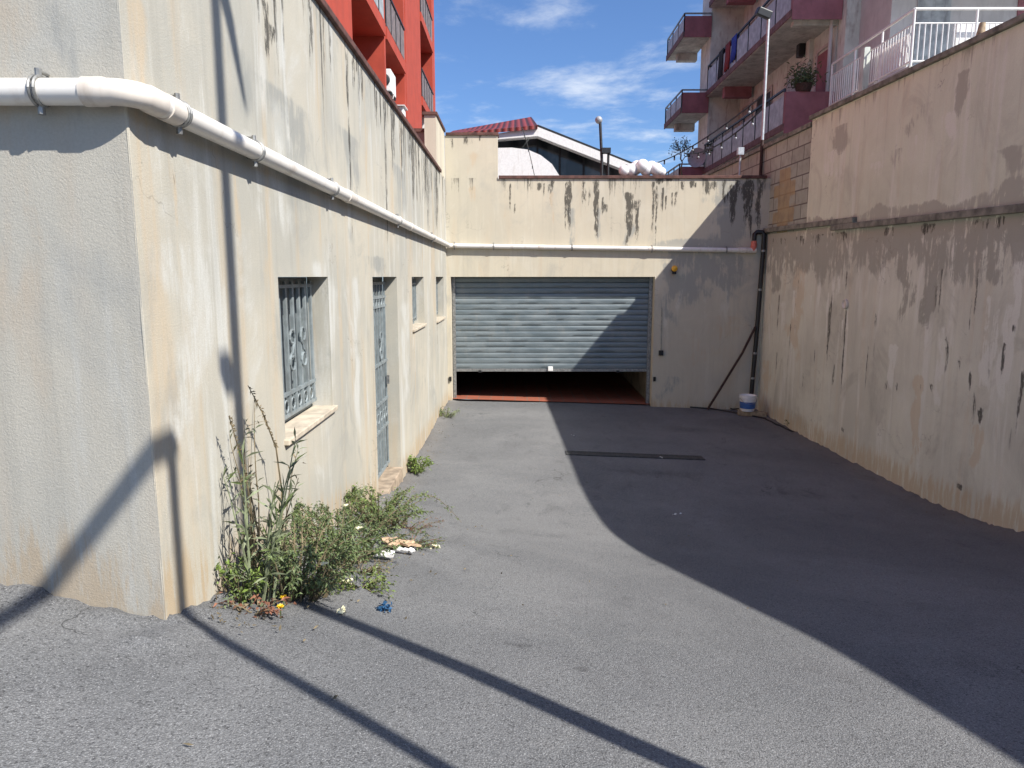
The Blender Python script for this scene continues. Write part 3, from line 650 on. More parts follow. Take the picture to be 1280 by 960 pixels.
cp = MB(); cp.prism([A(12.47,2.501,0), A(12.47,2.501,.34), A(12.47,2.57,.34), A(12.47,2.57,0)], Vector(A(26,0))-Vector(A(12.47,0)))
cp.build('coping', M['stone_coping'], bw)

# ------------------------------------------------------------ white drain pipe
pr = .044; off = .056; xp = XL+off; yp = YF-off; zp = .622; yq = YB-off
pipe = thing('drain_pipe', 'long white plastic drain pipe clamped round the plaster walls and above garage', 'pipe', (XL, 8, zp))
MB().tube([(-5, yp, zp+.004), (xp-.09, yp, zp)], pr, 20).build('pipe_run', M['white_pipe'], pipe, smooth=True)
MB().tube([(xp, yp+.09, zp), (xp, yq-.09, .606)], pr, 20).build('pipe_run', M['white_pipe'], pipe, smooth=True)
MB().tube([(xp+.09, yq, .60), (4.62, yq, .51)], pr, 20).build('pipe_run', M['white_pipe'], pipe, smooth=True)
def elbow(cx, cy, sx, sy, z, n):
    pts = [(cx+sx*.165, cy, z), (cx+sx*.095, cy, z)]
    for i in range(9):
        t = i/8*PI/2; pts.append((cx+sx*.085*(1-math.sin(t)), cy+sy*.085*(1-math.cos(t)), z))
    pts += [(cx, cy+sy*.095, z), (cx, cy+sy*.165, z)]
    R = [pr*1.1, pr*1.1]+[pr*1.01]*9+[pr*1.1]*2
    return MB().tube(pts, R, 20).build('elbow', M['fit_pipe'], pipe, smooth=True)
elbow(xp, yp, -1, 1, zp, 0); elbow(xp, yq, 1, -1, .60, 0)
def sleeve(a, b): MB().tube([a, b], pr*1.13, 18).build('coupling', M['fit_pipe'], pipe, smooth=True)
for y_ in (5.6, 8.9, 11.6): sleeve((xp, y_, zp-.0014*(y_-2.6)), (xp, y_+.12, zp-.0014*(y_-2.5)))
for x_ in (.45, 2.6): sleeve((x_, yq, .60-.0155*(x_+1.2)), (x_+.11, yq, .60-.0155*(x_+1.31)))
sleeve((xp, yp+.2, zp), (xp, yp+.30, zp-.001))
def clamp(c, ax, wd):
    mb = MB(); c = Vector(c); d = Vector(ax)
    w_ = Vector(wd); up = Vector((0,0,1))
    for k in (-.008, .008):
        mb.tube([c+d*k+(w_*math.cos(t)+up*math.sin(t))*(pr+.004) for t in [2*PI*i/20 for i in range(21)]], .006, 6)
    mb.tube([c+up*(pr), c+up*(pr+.03)], .011, 8); mb.tube([c-up*(pr+.032), c-up*pr], .012, 8)
    mb.tube([c+up*(pr+.02), c+up*(pr+.022)-w_*(off-.003)], .006, 6)
    mb.build('clamp', M['zinc'], pipe, smooth=True)
for px in (50,):
    x = at(px, 115, 'y', yp).x; clamp((x, yp, zp+.002), (1,0,0), (0,-1,0))
clamp((-3.3, yp, zp+.002), (1,0,0), (0,-1,0))
for px, py in ((207,133),(318,183),(415,233),(497,273),(540,297)):
    y = at(px, py, 'x', xp).y; y = max(y, 2.86); clamp((xp, y, zp-.0014*(y-2.6)), (0,1,0), (1,0,0))
for px in (568, 617, 715, 815, 908):
    x = at(px, 309, 'y', yq).x; clamp((x, yq, .60-.0155*(x+1.2)), (1,0,0), (0,-1,0))
# black downpipe with fittings in the far right corner
dp = thing('downpipe', 'black plastic downpipe standing in far right corner with pinkish red fitting', 'pipe', (4.72, 14.1, -2.6))
MB().tube([(4.66, yq, .70), (4.66, yq, .82), (4.70, yq, .86), (4.80, yq-.02, .86), (4.835, yq-.03, .82), (4.835, yq-.03, .5), (4.78, yq-.05, -1.2), (4.735, yq-.06, -2.35)], .042, 12).build('pipe_run', M['black'], dp, smooth=True)
MB().tube([(4.64, yq, .50), (4.66, yq, .62), (4.655, yq, .69)], [.058,.058,.05], 14).build('fitting', M['redfit'], dp, smooth=True)
MB().tube([(4.36, yq, .514), (4.70, yq, .508)], .056, 14).build('tee', M['fit_pipe'], dp, smooth=True)
for z in (.5, -.25, -1.5, -2.0):
    x = 4.835-(.5-z)*.0342
    MB().lathe((x, yq-.03-(.5-z)*.011, z), [(.05,-.02),(.05,.02)], 14).box(x-.012, x+.012, yq-.0, YB, z-.012, z+.012).build('clamp', M['zinc'], dp, smooth=True)
p1 = at(885, 508, 'y', 14.0); tag(MB().tube([(4.74, 14.06, -.98), (4.5, 14.05, -1.5), (p1.x, 14.02, gz(p1.x, 14.02)+.02)], .025, 8).build('leaning_rod', M['rust'], smooth=True), 'thin rusty brown rod leaning against the black corner downpipe', 'rod')

# ------------------------------------------------------------ objects in the corner
bp = ground(936, 518)
pl = ground(941, 521)
pk = MB().obox((pl.x, pl.y+.05, pl.z+.055), Vector((.26,-.05,-.012)), Vector((.012,.06,0)), (0,0,.05)); pk.build
plank = pk.build('timber_block', M['wood'], bevel=.006); tag(plank, 'short offcut of weathered timber lying under paint bucket', 'timber')
bk = thing('paint_bucket', 'white plastic paint bucket with blue label on timber by corner', 'bucket', (pl.x-.09, pl.y+.07, pl.z+.107))
bx, by, bz = bk.location
MB().lathe((bx,by,bz), [(.125,0),(.14,.06),(.155,.25),(.165,.251),(.165,.275),(.155,.276),(.155,.29),(.163,.291),(.163,.31),(.15,.31),(.145,.27)], 24).build('body', M['white'], bk, smooth=True)
MB().lathe((bx,by,bz), [(.1402,.055),(.1425,.056),(.1525,.185),(.150,.186)], 24).build('wrap_label', M['blue'], bk, smooth=True)
MB().tube([(bx-.16,by-.02,bz+.26)]+[(bx-.16*math.cos(t), by-.05-.12*math.sin(t), bz+.26-.1*math.sin(t)) for t in [PI*i/10 for i in range(1,10)]]+[(bx+.16,by-.02,bz+.26)], .004, 5).build('handle', M['zinc'], bk, smooth=True)
def cablepts(pp, lift=.012, wob=.03):
    out = []
    for i in range(len(pp)-1):
        for k in range(8):
            t = k/8; a, b_ = pp[i], pp[i+1]; q = ground(a[0]+(b_[0]-a[0])*t, a[1]+(b_[1]-a[1])*t)
            q.x += wob*noise.noise((q.x*4, q.y*4, 3)); q.z = gz(q.x, q.y)+lift; out.append(q)
    return out
tag(MB().tube(cablepts([(862,510),(890,512),(920,517),(955,524),(975,534),(997,543)], .02), .014, 7).build('hose', M['black'], smooth=True), 'thin black hose lying on the asphalt from corner along right wall', 'hose')
tag(MB().tube(cablepts([(905,508),(915,513),(924,512),(918,509),(906,511)], .025, .06), .012, 7).build('hose', M['black'], smooth=True), 'coiled scrap of black hose beside the paint bucket', 'hose')
p = at(842, 337, 'y', YB)
wl = thing('warning_light', 'small amber flashing light with black base above right of garage door', 'light', (p.x, YB, p.z))
MB().lathe((p.x, YB-.001, p.z), [(.05,0),(.05,-.03),(.045,-.03)], 16, 'y').box(p.x-.035, p.x+.035, YB-.09, YB-.031, p.z-.09, p.z-.03).build('base', M['black'], wl, smooth=True)
MB().ball((p.x, YB-.085, p.z+.02), .06, 16, 10).build('lens', M['yellow'], wl, smooth=True)
p = at(826, 441, 'y', YB)
kb = thing('key_switch', 'small black switch box on wall to right of garage shutter', 'switch', (p.x, YB, p.z))
MB().box(p.x-.045, p.x+.045, YB-.05, YB-.001, p.z-.05, p.z+.05).build('box', M['black'], kb, bevel=.008)
MB().tube([(p.x, YB-.012, p.z+.051), (p.x-.01, YB-.012, p.z+.9)], .008, 6).build('conduit', M['zinc'], kb, smooth=True)
p = on_right(1058, 380)
v = MB().lathe((xr(p.y), p.y, p.z), [(.075,0),(.075,-.03),(.06,-.04),(.045,-.02)], 20, 'x').build('vent_cap', M['fit_pipe'], smooth=True)
tag(v, 'round cream vent cap stuck on the right retaining wall', 'vent')
# drain grate
q0, q1 = ground(708, 570), ground(876, 570); yg = (q0.y+q1.y)/2; zg = lambda x: gz(x, yg)+.008
dg = thing('drain_grate', 'long dark slotted drain grate set across the shaded asphalt', 'drain', ((q0.x+q1.x)/2, yg, zg(1.5)))
mb = MB()
for k in range(60):
    x = q0.x+(q1.x-q0.x)*(k+.5)/60; mb.obox((x, yg, zg(x)), (.010,0,-.0005), (0,.085,0), (0,0,.008))
mb.bar((q0.x, yg-.095, zg(q0.x)), (q1.x, yg-.095, zg(q1.x)), .02, .018); mb.bar((q0.x, yg+.095, zg(q0.x)), (q1.x, yg+.095, zg(q1.x)), .02, .018)
mb.build('grating', M['iron'], dg)
MB().bar((q0.x, yg, zg(q0.x)-.006), (q1.x, yg, zg(q1.x)-.006), .17, .003).build('channel', M['black'], dg)

# ------------------------------------------------------------ street furniture that throws the shadows across the wall
def shp(y_wall, x0): return y_wall-.70*(x0-XL)
X0 = 1.75; Y0 = shp(2.725, X0); ZT = -.65+1.2*(X0-XL)
gf_ = thing('goal_frame', 'tall grey steel frame of post and beam standing at top of ramp', 'frame', (X0, Y0, gz(X0, Y0)))
MB().tube([(X0, Y0, gz(X0, Y0)-.1), (X0, Y0, ZT)], .031, 12).build('post', M['darkmetal'], gf_, smooth=True)
MB().tube([(X0, -6, gz(X0, -6)-.1), (X0, -6, ZT)], .036, 12).build('post', M['darkmetal'], gf_, smooth=True)
MB().bar((X0, Y0+.04, ZT), (X0, -6.04, ZT), .055, .06).build('beam', M['darkmetal'], gf_)
X1 = 2.3; Y1 = shp(3.43, X1); zw = lambda z: z+1.2*(X1-XL)
lp = thing('street_lamp', 'tall grey street lamp post standing beside ramp behind the viewer', 'street lamp', (X1, Y1, gz(X1, Y1)))
MB().tube([(X1, Y1, gz(X1, Y1)-.1), (X1, Y1, 2), (X1, Y1, zw(1.0)), (X1, Y1, 8.6)], [.06,.05,.045,.04], 12).build('pole', M['darkmetal'], lp, smooth=True)
MB().tube([(X1, Y1, zw(1.45)), (X1, Y1+.16, zw(1.2)), (X1, Y1+.30, zw(.86))], [.07,.055,.02], 8).build('bracket', M['darkmetal'], lp, smooth=True)
MB().box(X1-.05, X1+.05, Y1-.17, Y1-.06, zw(-.50), zw(-.40)).build('control_box', M['darkmetal'], lp)
MB().tube([(X1, Y1, 8.6), (X1+.3, Y1, 8.9), (X1+1.2, Y1, 9)], .03, 8).build('arm', M['darkmetal'], lp, smooth=True)
MB().box(X1+1.0, X1+1.7, Y1-.15, Y1+.15, 8.9, 9.02).build('lamp_head', M['darkmetal'], lp, bevel=.03)

# ------------------------------------------------------------ red apartment block, left
RX = -3.55
red = thing('red_apartment_block', 'brick red apartment block with recessed loggias behind cream building', 'building', (RX-3, 20, .9))
Y = [6, 16.45, 20.4, 20.6, 24.0, 28.2, 28.45, 32.1, 33.1]; RB = RX-1.7; TOP = 12.2
wl_ = MB()
wl_.box(RX-10, RX, Y[0], Y[1], .85, TOP).box(RX-10, RX, Y[2], Y[3], .85, TOP).box(RX-10, RX, Y[4], Y[5], .85, TOP).box(RX-10, RX, Y[7], Y[8], .85, TOP)
wl_.build('wall', M['red_wall'], red)
bk_ = MB()
for a, b_ in ((Y[1],Y[2]),(Y[3],Y[4]),(Y[5],Y[7])): bk_.box(RB-.2, RB, a+.001, b_-.001, .85, TOP)
bk_.build('loggia_wall', M['red_wall'], red)
for a, b_, kind in ((Y[1],Y[2],'glass'),(Y[3],Y[4],'grey_rail'),(Y[5],Y[7],'grey_rail')):
    for zf in (3.43, 6.43, 9.43):
        lg = MB().box(RB+.001, RX+.05, a+.002, b_-.002, zf, zf+.32).build('balcony', M['red_wall'], red)
        n = max(3, int((b_-a)/.75)); pn = MB(); fr = MB()
        for k in range(n):
            y0 = a+.04+(b_-a-.08)*k/n; y1 = a+.04+(b_-a-.08)*(k+1)/n
            pn.box(RX+.0, RX+.02, y0+.03, y1-.03, zf+.40, zf+1.25)
            fr.box(RX-.015, RX+.035, y0-.02, y0+.02, zf+.321, zf+1.3)
        fr.box(RX-.02, RX+.045, a+.004, b_-.004, zf+1.3, zf+1.35)
        pn.build('railing_panel', M['frost'] if kind == 'glass' else M['grey_rail'], lg); fr.build('railing', M['darkmetal'], lg)
        MB().box(RB+.002, RB+.05, a+.5, a+1.7, zf+.33, zf+2.5).build('shutter', M['white'] if zf < 6 and a > 27 else M['red_dark'], lg)
MB().box(RX+.001, RX+.02, Y[4]+.25, Y[4]+.28, .9, TOP).build('downpipe', M['red_wall'], red)
p = at(533, 148, 'x', RX-.1)
tag(MB().box(RX-.25, RX-.05, p.y-.25, p.y+.35, p.z-1.2, p.z+.55).build('white_shutter', M['white'], bevel=.01), 'narrow white folded shutter standing in far loggia of red block', 'shutter')
p = at(496, 101, 'x', RX+.2)
ac = thing('air_conditioner', 'white air conditioner outdoor unit hung on red loggia', 'air conditioner', (RX, p.y, p.z-.3))
MB().box(RX-.28, RX+.05, p.y-.1, p.y+.75, p.z-.30, p.z+.30).build('casing', M['white'], ac, bevel=.02)
MB().lathe((RX-.13, p.y-.101, p.z), [(.0,-.004),(.14,-.004),(.16,-.02),(.145,-.03),(.02,-.03)], 24, 'y').build('fan_guard', M['darkmetal'], ac, smooth=True)
MB().tube([(RX+.1, p.y+.1, p.z-.33), (RX-.1, p.y+.15, p.z-.9), (RX-.3, p.y+.2, p.z-1.4)], .015, 6).build('pipe', M['white'], ac)
for q_ in (0, .6): MB().box(RX-.3, RX+.06, p.y+q_, p.y+q_+.05, p.z-.39, p.z-.305).build('bracket', M['darkmetal'], ac)
p = at(500, 140, 'x', RX-.1)
bl = thing('boiler', 'white box shaped boiler under the air conditioner on red block', 'boiler', (RX, p.y, p.z-.5))
MB().box(RX-.25, RX+.02, p.y-.1, p.y+.4, p.z-.6, p.z+.15).build('casing', M['white'], bl, bevel=.02); MB().box(RX-.3, RX+.08, p.y-.2, p.y+.5, p.z+.151, p.z+.175).build('cover', M['white'], bl)

# ------------------------------------------------------------ hall with glass gable and red roof
YH = 40.0; QB = 1.54
P = lambda px, py, d=0: at(px, py, 'y', YH+d*QB)
def PB(px, d=0):                                        # same column, at ground level
    p = P(px, 220, d); return Vector((p.x, p.y, .85))
hall = thing('glazed_hall', 'low white hall with slanted glass gable and red corrugated roof behind garage', 'building', (2, YH, .9))
MB().prism([P(600,176,.05), P(672,166,.05), P(796,216,.05), PB(796,.05), PB(600,.05)], (0,.12,0)).build('glazing', M['glass'], hall)
for px, yt in ((640,172),(672,167),(700,178),(730,191),(760,203)): MB().bar(P(px, yt, -.0), PB(px), .10, .08).build('mullion', M['darkmetal'], hall)
MB().prism([PB(560,-.9), P(560,186,-.9), P(640,184.5,-.9), P(660,187,-.9), P(676,194,-.9), P(690,205,-.9), P(702,224,-.9), PB(704,-.9)], (0,.4,0)).build('arched_wall', M['white'], hall)
MB().prism([P(556,176,-1), P(622,167,-1), P(672,158.5,-1), P(802,210,-1), P(790,216,-1), P(672,170,-1), P(622,174,-1), P(556,183,-1)], (0,.7,0)).build('fascia', M['white'], hall)
MB().prism([P(672,155.5,-.98), P(806,209,-.98), P(806,211.5,-.98), P(672,158,-.98)], (0,12,0)).build('dark_roof', M['darkmetal'], hall)
MB().prism([P(560,167,-1.1), P(672,156.5,-1.1), at(664,146,'y',50), at(566,163.5,'y',50)], (0,0,-.18)).build('red_roof', M['corrug'], hall)
a, b_ = PB(575), PB(790); MB().box(a.x, b_.x, YH+.5, YH+13, .85, 5.2).build('wall', M['white'], hall)
# lamps, string lights, balloons
p = at(750, 150, 'y', 18); bp_ = at(752, 225, 'y', 18)
gl = thing('globe_lamp', 'slim dark lamp post with round head above garage wall', 'lamp', (bp_.x, 18, .9))
MB().tube([(bp_.x, 18, .85), (bp_.x, 18, p.z-1.0), (p.x+.02, 18, p.z-.3), (p.x, 18, p.z)], .035, 8).tube([(bp_.x+.16, 18.05, .85), (bp_.x+.16, 18.05, p.z-.75)], .03, 8).build('pole', M['darkmetal'], gl, smooth=True)
MB().ball((p.x-.03, 18, p.z), .09, 12, 8).build('lamp_head', M['dish'], gl, smooth=True)
MB().box(bp_.x-.02, bp_.x+.2, 17.9, 18.1, p.z-.78, p.z-.66).build('bracket', M['darkmetal'], gl)
bdesc = ['leftmost low white balloon on the garage coping', 'second white balloon from left, tucked in front of row', 'large white balloon at top left of the cluster', 'white balloon at very top of cluster on the coping', 'white balloon low in the middle of cluster', 'white balloon at upper right of the cluster', 'white balloon low right of the cluster', 'rightmost smaller white balloon on the coping']
for i, (px, py, r) in enumerate(((780,217,.105),(789,215,.12),(796,209,.13),(803,207.5,.13),(808,215,.13),(814,209,.12),(820,215.5,.125),(827,218,.085))):
    p = at(px, py, 'y', YB+.10+.05*(i%3)); z = max(p.z, 1.94+r*1.0)
    b = thing('balloon', bdesc[i], 'balloon', (p.x, p.y, z-r), 'white balloons on the garage coping')
    MB().ball((p.x, p.y, z), r, 18, 12, (1,1,1.0)).build('skin', M['balloon'], b, smooth=True)
    MB().lathe((p.x, p.y, z-r), [(.003,.02),(.010,0),(.012,-.003)], 8).build('knot', M['balloon'], b)
# floodlight pole
pt, pb = at(963, 14, 'y', 14.62), at(950, 220, 'y', 14.62)
fl = thing('floodlight_pole', 'slim silver pole with black floodlight at right end of garage wall', 'floodlight', (pb.x, 14.62, .9))
zm = at(953, 175, 'y', 14.62).z
MB().tube([(pb.x+.01, 14.62, zm), (pb.x+.01, 14.62, pt.z)], .03, 12).build('pole', M['galv'], fl, smooth=True)
MB().tube([(pb.x+.01, 14.62, .85), (pb.x+.01, 14.62, zm-.001)], .033, 12).build('base_post', M['rust'], fl, smooth=True)
p = at(951, 18, 'y', 14.62)
MB().obox((p.x+.03, 14.55, p.z), (.13,0,-.05), (.0,.09,.02), (.03,0,.07)).build('floodlight', M['black'], fl, bevel=.02)
MB().bar((pb.x+.01, 14.62, pt.z-.05), (p.x+.1, 14.58, p.z), .03, .03).build('bracket', M['galv'], fl)
p = at(925, 200, 'y', 15.5)
pp_ = thing('conduit_post', 'short pale conduit post with box top at garage wall end', 'post', (p.x, 15.5, .9))
MB().tube([(p.x, 15.5, .85), (p.x, 15.5, p.z+.1)], .025, 8).build('pole', M['galv'], pp_, smooth=True); MB().box(p.x-.06, p.x+.06, 15.44, 15.56, p.z+.101, p.z+.25).build('box', M['galv'], pp_)
def string(lbl, a, b_, sag, nb, start=0):
    t_ = thing('string_lights', lbl, 'string lights', a, 'string lights above the garage wall')
    pts = []
    for i in range(25):
        t = i/24; q = a.lerp(b_, t); q.z -= sag*4*t*(1-t); pts.append(q)
    MB().tube(pts, .018, 5).build('cable', M['cable'], t_)
    for k in range(nb):
        q = pts[int((k+.6)*24/nb)]
        s = MB().lathe((q.x, q.y, q.z), [(.018,-.09),(.026,-.085),(.026,-.01),(.01,0)], 8).build('socket', M['cable'], t_)
        MB().ball((q.x, q.y, q.z-.12), .03, 10, 7).build('bulb', M['dish'], s, smooth=True)
string('upper sagging string of bulbs from floodlight pole to the glazed hall', at(954,119,'y',14.62), at(782,206,'y',36), .5, 11)
string('lower string of bulbs from floodlight pole towards the satellite dish', at(953,136,'y',14.62), at(856,192,'y',22), .25, 6)
string('short vertical string of bulbs hanging before white arched wall', at(653,160,'y',37.5), at(668,219,'y',37.2), -.12, 3)

# ------------------------------------------------------------ pink and beige apartment building, right
FX, BXo = 8.62, 7.3
apt = thing('apartment_building', 'beige apartment building with dusty pink balconies above right retaining wall', 'building', (10, 23, .9))
w_ = MB().box(FX, FX+8, 20.3, 28.6, .85, 15).box(7.4, FX+8, 28.601, 30.0, .85, 15).build('wall', M['apart'], apt)
def rail(par, pts, z0, z1, step, mat, rmat, name='railing'):
    """pts: plan polyline; posts, a rail and infill panels as one railing plus panels"""
    fr, pn = MB(), MB()
    for i in range(len(pts)-1):
        a, b_ = Vector(pts[i]+(0,)), Vector(pts[i+1]+(0,)); l = (b_-a).length; n = max(1, round(l/step)); d = (b_-a)/n
        up = Vector((0,0,1))
        fr.bar(a+up*z1, b_+up*z1, .05, .05)
        for k in range(n+1):
            q = a+d*k; fr.bar(q+up*z0, q+up*z1, .04, .04)
            if k < n and mat: pn.bar(q+d*.04+up*(z0+z1-.12)/2, q+d*.96+up*(z0+z1-.12)/2, .02, (z1-z0)-.2)
    o = fr.build(name, rmat, par)
    if mat: pn.build('railing_panel', mat, par)
    return o
def long_balcony(z, y0, y1, x0, x1, face=True):
    b = MB().box(x0, x1-.001, y0, y1, z, z+.16).box(x0+.15, x1-.002, y0+.25, y0+.45, z-.12, z-.001).build('balcony', M['soffit'], apt)
    MB().box(x0-.03, x0-.001, y0, y1, z+.02, z+.2).build('fascia', M['grime'], b)
    if face: MB().box(x0, x1-.002, y0+.001, y0+.1, z+.161, z+1.02).box(x0, x1-.002, y0-.03, y0-.001, z-.06, z+1.02).build('parapet', M['pink'], b)
    MB().box(x0+.25, x1-.1, y1-1.6, y1-1.3, z-.36, z-.001).build('beam', M['pink'], b)
    rail(b, [(x0+.03, y0+.12), (x0+.03, y1-.03), (x1-.05, y1-.03)], z+.161, z+1.12, 1.15, M['frost'], M['darkmetal'])
    return b
bA = long_balcony(6.78, 20.05, 28.55, BXo, FX); bB = long_balcony(3.92, 20.2, 28.57, BXo, FX); bC = long_balcony(9.98, 19.9, 28.55, BXo, FX)
for z in (3.5, 6.24, 8.98):
    b = MB().box(6.36, 7.399, 28.604, 31.6, z, z+.18).build('balcony', M['soffit'], apt)
    MB().box(6.39, 7.398, 28.53, 28.603, z-.02, z+.72).build('parapet', M['pink'], b)
    MB().box(6.33, 6.359, 28.55, 31.6, z-.03, z+.18).build('fascia', M['grime'], b)
    rail(b, [(7.39, 28.57), (6.38, 28.57), (6.38, 31.58), (7.39, 31.58)], z+.181, z+.82, 1.1, None, M['grille'])
    MB().box(6.38, 6.40, 28.7, 31.5, z+.22, z+.70).build('railing_panel', M['frost'], b)
    MB().box(6.6, 7.398, 30.6, 30.9, z-.28, z-.001).build('beam', M['soffit'], b)
for z in (4.09, 6.95, 10.15):                            # doors, shutters and pilasters on the front
    for y0, y1, mt in ((20.6,21.4,'pink'),(22.3,23.7,'frost'),(25.1,26.5,'darkmetal'),(27.1,28.1,'frost')):
        dd = MB().box(FX-.03, FX-.001, y0, y1, z, z+2.1).build('door', M[mt], apt)
        MB().box(FX-.05, FX-.031, y0-.08, y0, z, z+2.18).box(FX-.05, FX-.031, y1, y1+.08, z, z+2.18).box(FX-.05, FX-.031, y0-.08, y1+.08, z+2.181, z+2.26).build('door_frame', M['apart_lilac'], dd)
    MB().box(FX-.12, FX-.001, 21.8, 22.05, z, z+2.7).build('pilaster', M['apart'], apt)
MB().tube([(FX-.15, 20.32, .9), (FX-.15, 20.32, 14)], .05, 8).build('downpipe', M['apart_lilac'], apt, smooth=True)
p = at(1003, 58, 'x', FX-.15)
MB().box(FX-.28, FX-.08, p.y-.1, p.y+.15, p.z-.3, p.z+.3).build('wall_lamp', M['black'], apt, bevel=.03)
# laundry
for i, (px, mt, h, lb) in enumerate(((901,'cloth_black',.95,'black garment'),(909,'cloth_red',.85,'dark red garment'),(916.5,'cloth_blue',.75,'royal blue garment'))):
    q = at(px, 50, 'x', BXo-.03); n = 8; mb = MB(); y0 = q.y-.28; zt_ = 6.78+1.16
    for s, zb_ in ((-.03, zt_-h), (.045, zt_-h*.7)):
        vv = [(BXo+.03+s*1.2+.03*math.sin(k*1.7+j)*(j/4), y0+.56*k/n*(1-.06*j/4)+.02*j/4, zt_+(zb_-zt_)*j/4-.04*((k*7)%3)*(j == 4)) for j in range(5) for k in range(n+1)]
        mb.add(vv, [(j*(n+1)+k, j*(n+1)+k+1, (j+1)*(n+1)+k+1, (j+1)*(n+1)+k) for j in range(4) for k in range(n)])
    o = mb.build('laundry', M[mt], smooth=True, fix=False); sl = o.modifiers.new('thickness', 'SOLIDIFY'); sl.thickness = .012
    tag(o, lb+' drying over upper long balcony rail', 'laundry', 'laundry on the balcony rail')
# dish
q = at(871, 197, 'y', 28.4)
sdish = thing('satellite_dish', 'round grey satellite dish at far end of the lower long balcony', 'satellite dish', (q.x, 28.4, q.z))
mb = MB(); mb.lathe((0,0,0), [(.01,.075),(.16,.06),(.29,.025),(.36,-.015),(.37,-.01),(.29,.037),(.16,.072),(.01,.09)], 24, 'y')
mb.v = [tuple(Matrix.Rotation(math.radians(-35), 3, 'Z') @ Vector(v)+Vector((q.x, 28.4, q.z))) for v in mb.v]
mb.build('dish', M['dish'], sdish, smooth=True)
MB().tube([(q.x+.02, 28.45, q.z), (q.x+.3, 28.52, q.z-.1), (7.33, 28.55, q.z-.2)], .025, 6).build('arm', M['darkmetal'], sdish)

# ------------------------------------------------------------ terrace house with white railing, far right
hs = thing('terrace_house', 'pale lilac house with white railed terrace at top right', 'house', (11, 17, .9))
MB().box(9.0, 16, 17.2, 19.25, .85, 13).build('wall', M['apart_lilac'], hs)
MB().box(8.63, 8.999, 18.8, 19.25, .85, 13).build('side_wall', M['apart'], hs)
MB().box(8.25, 16, 14.75, 17.199, 4.2, 4.42).build('terrace', M['soffit'], hs)
MB().box(8.30, 8.5, 14.9, 18.7, 2.0, 4.199).box(8.501, 16, 14.9, 15.1, 2.0, 4.199).build('terrace_wall', M['pink'], hs)
MB().box(8.25, 8.45, 17.2, 18.79, 4.2, 4.42).build('terrace', M['soffit'], hs)
MB().box(8.6, 16, 15.6, 17.199, 7.3, 7.5).build('upper_balcony', M['soffit'], hs)  # unseen slab added overhead to throw shade on the house wall
MB().box(9.6, 10.4, 17.17, 17.199, 4.43, 6.6).build('door', M['frost'], hs)
MB().box(12.0, 12.9, 17.17, 17.199, 4.43, 6.7).build('door', M['pink'], hs)
fr = MB(); zr0, zr1 = 4.52, 5.55
for z, r in ((zr1, .03), (zr0, .022), (zr1-.28, .015)):
    fr.tube([(8.3, 18.7, z), (8.3, 14.8, z)], r, 8).tube([(8.3, 14.8, z), (14, 14.8, z)], r, 8)
for k in range(34): fr.tube([(8.3, 14.8+k*.115, zr0), (8.3, 14.8+k*.115, zr1-.28)], .013, 6)
for k in range(47): fr.tube([(8.3+k*.122, 14.8, zr0), (8.3+k*.122, 14.8, zr1-.28)], .013, 6)
for q in ((8.3,18.7),(8.3,17.4),(8.3,16.1),(8.3,14.8),(9.6,14.8),(10.9,14.8),(12.2,14.8),(13.5,14.8)): fr.tube([q+(4.42,), q+(zr1,)], .026, 8)
fr.build('railing', M['white'], hs, smooth=True)
MB().box(9.35, 11.2, 15.05, 15.1, 4.421, 5.35).build('screen', M['white'], hs)
MB().box(8.42, 8.46, 15.2, 16.6, 4.421, 5.2).build('screen', M['white'], hs)
MB().box(8.15, 8.28, 16.6, 16.78, 3.9, 5.35).build('post', M['apart'], hs)
hs.location.y += 1.0; hs.location.z -= .05
q = at(1226, 38, 'y', 13.2)
tag(MB().tube([(q.x, 13.2, 2.0), (q.x, 13.2, q.z-.1), (q.x+.02, 13.2, q.z+.12)], [.07,.075,.05], 10).build('stump_post', M['wood'], smooth=True), 'rough brown timber post sticking up behind right wall top', 'post')

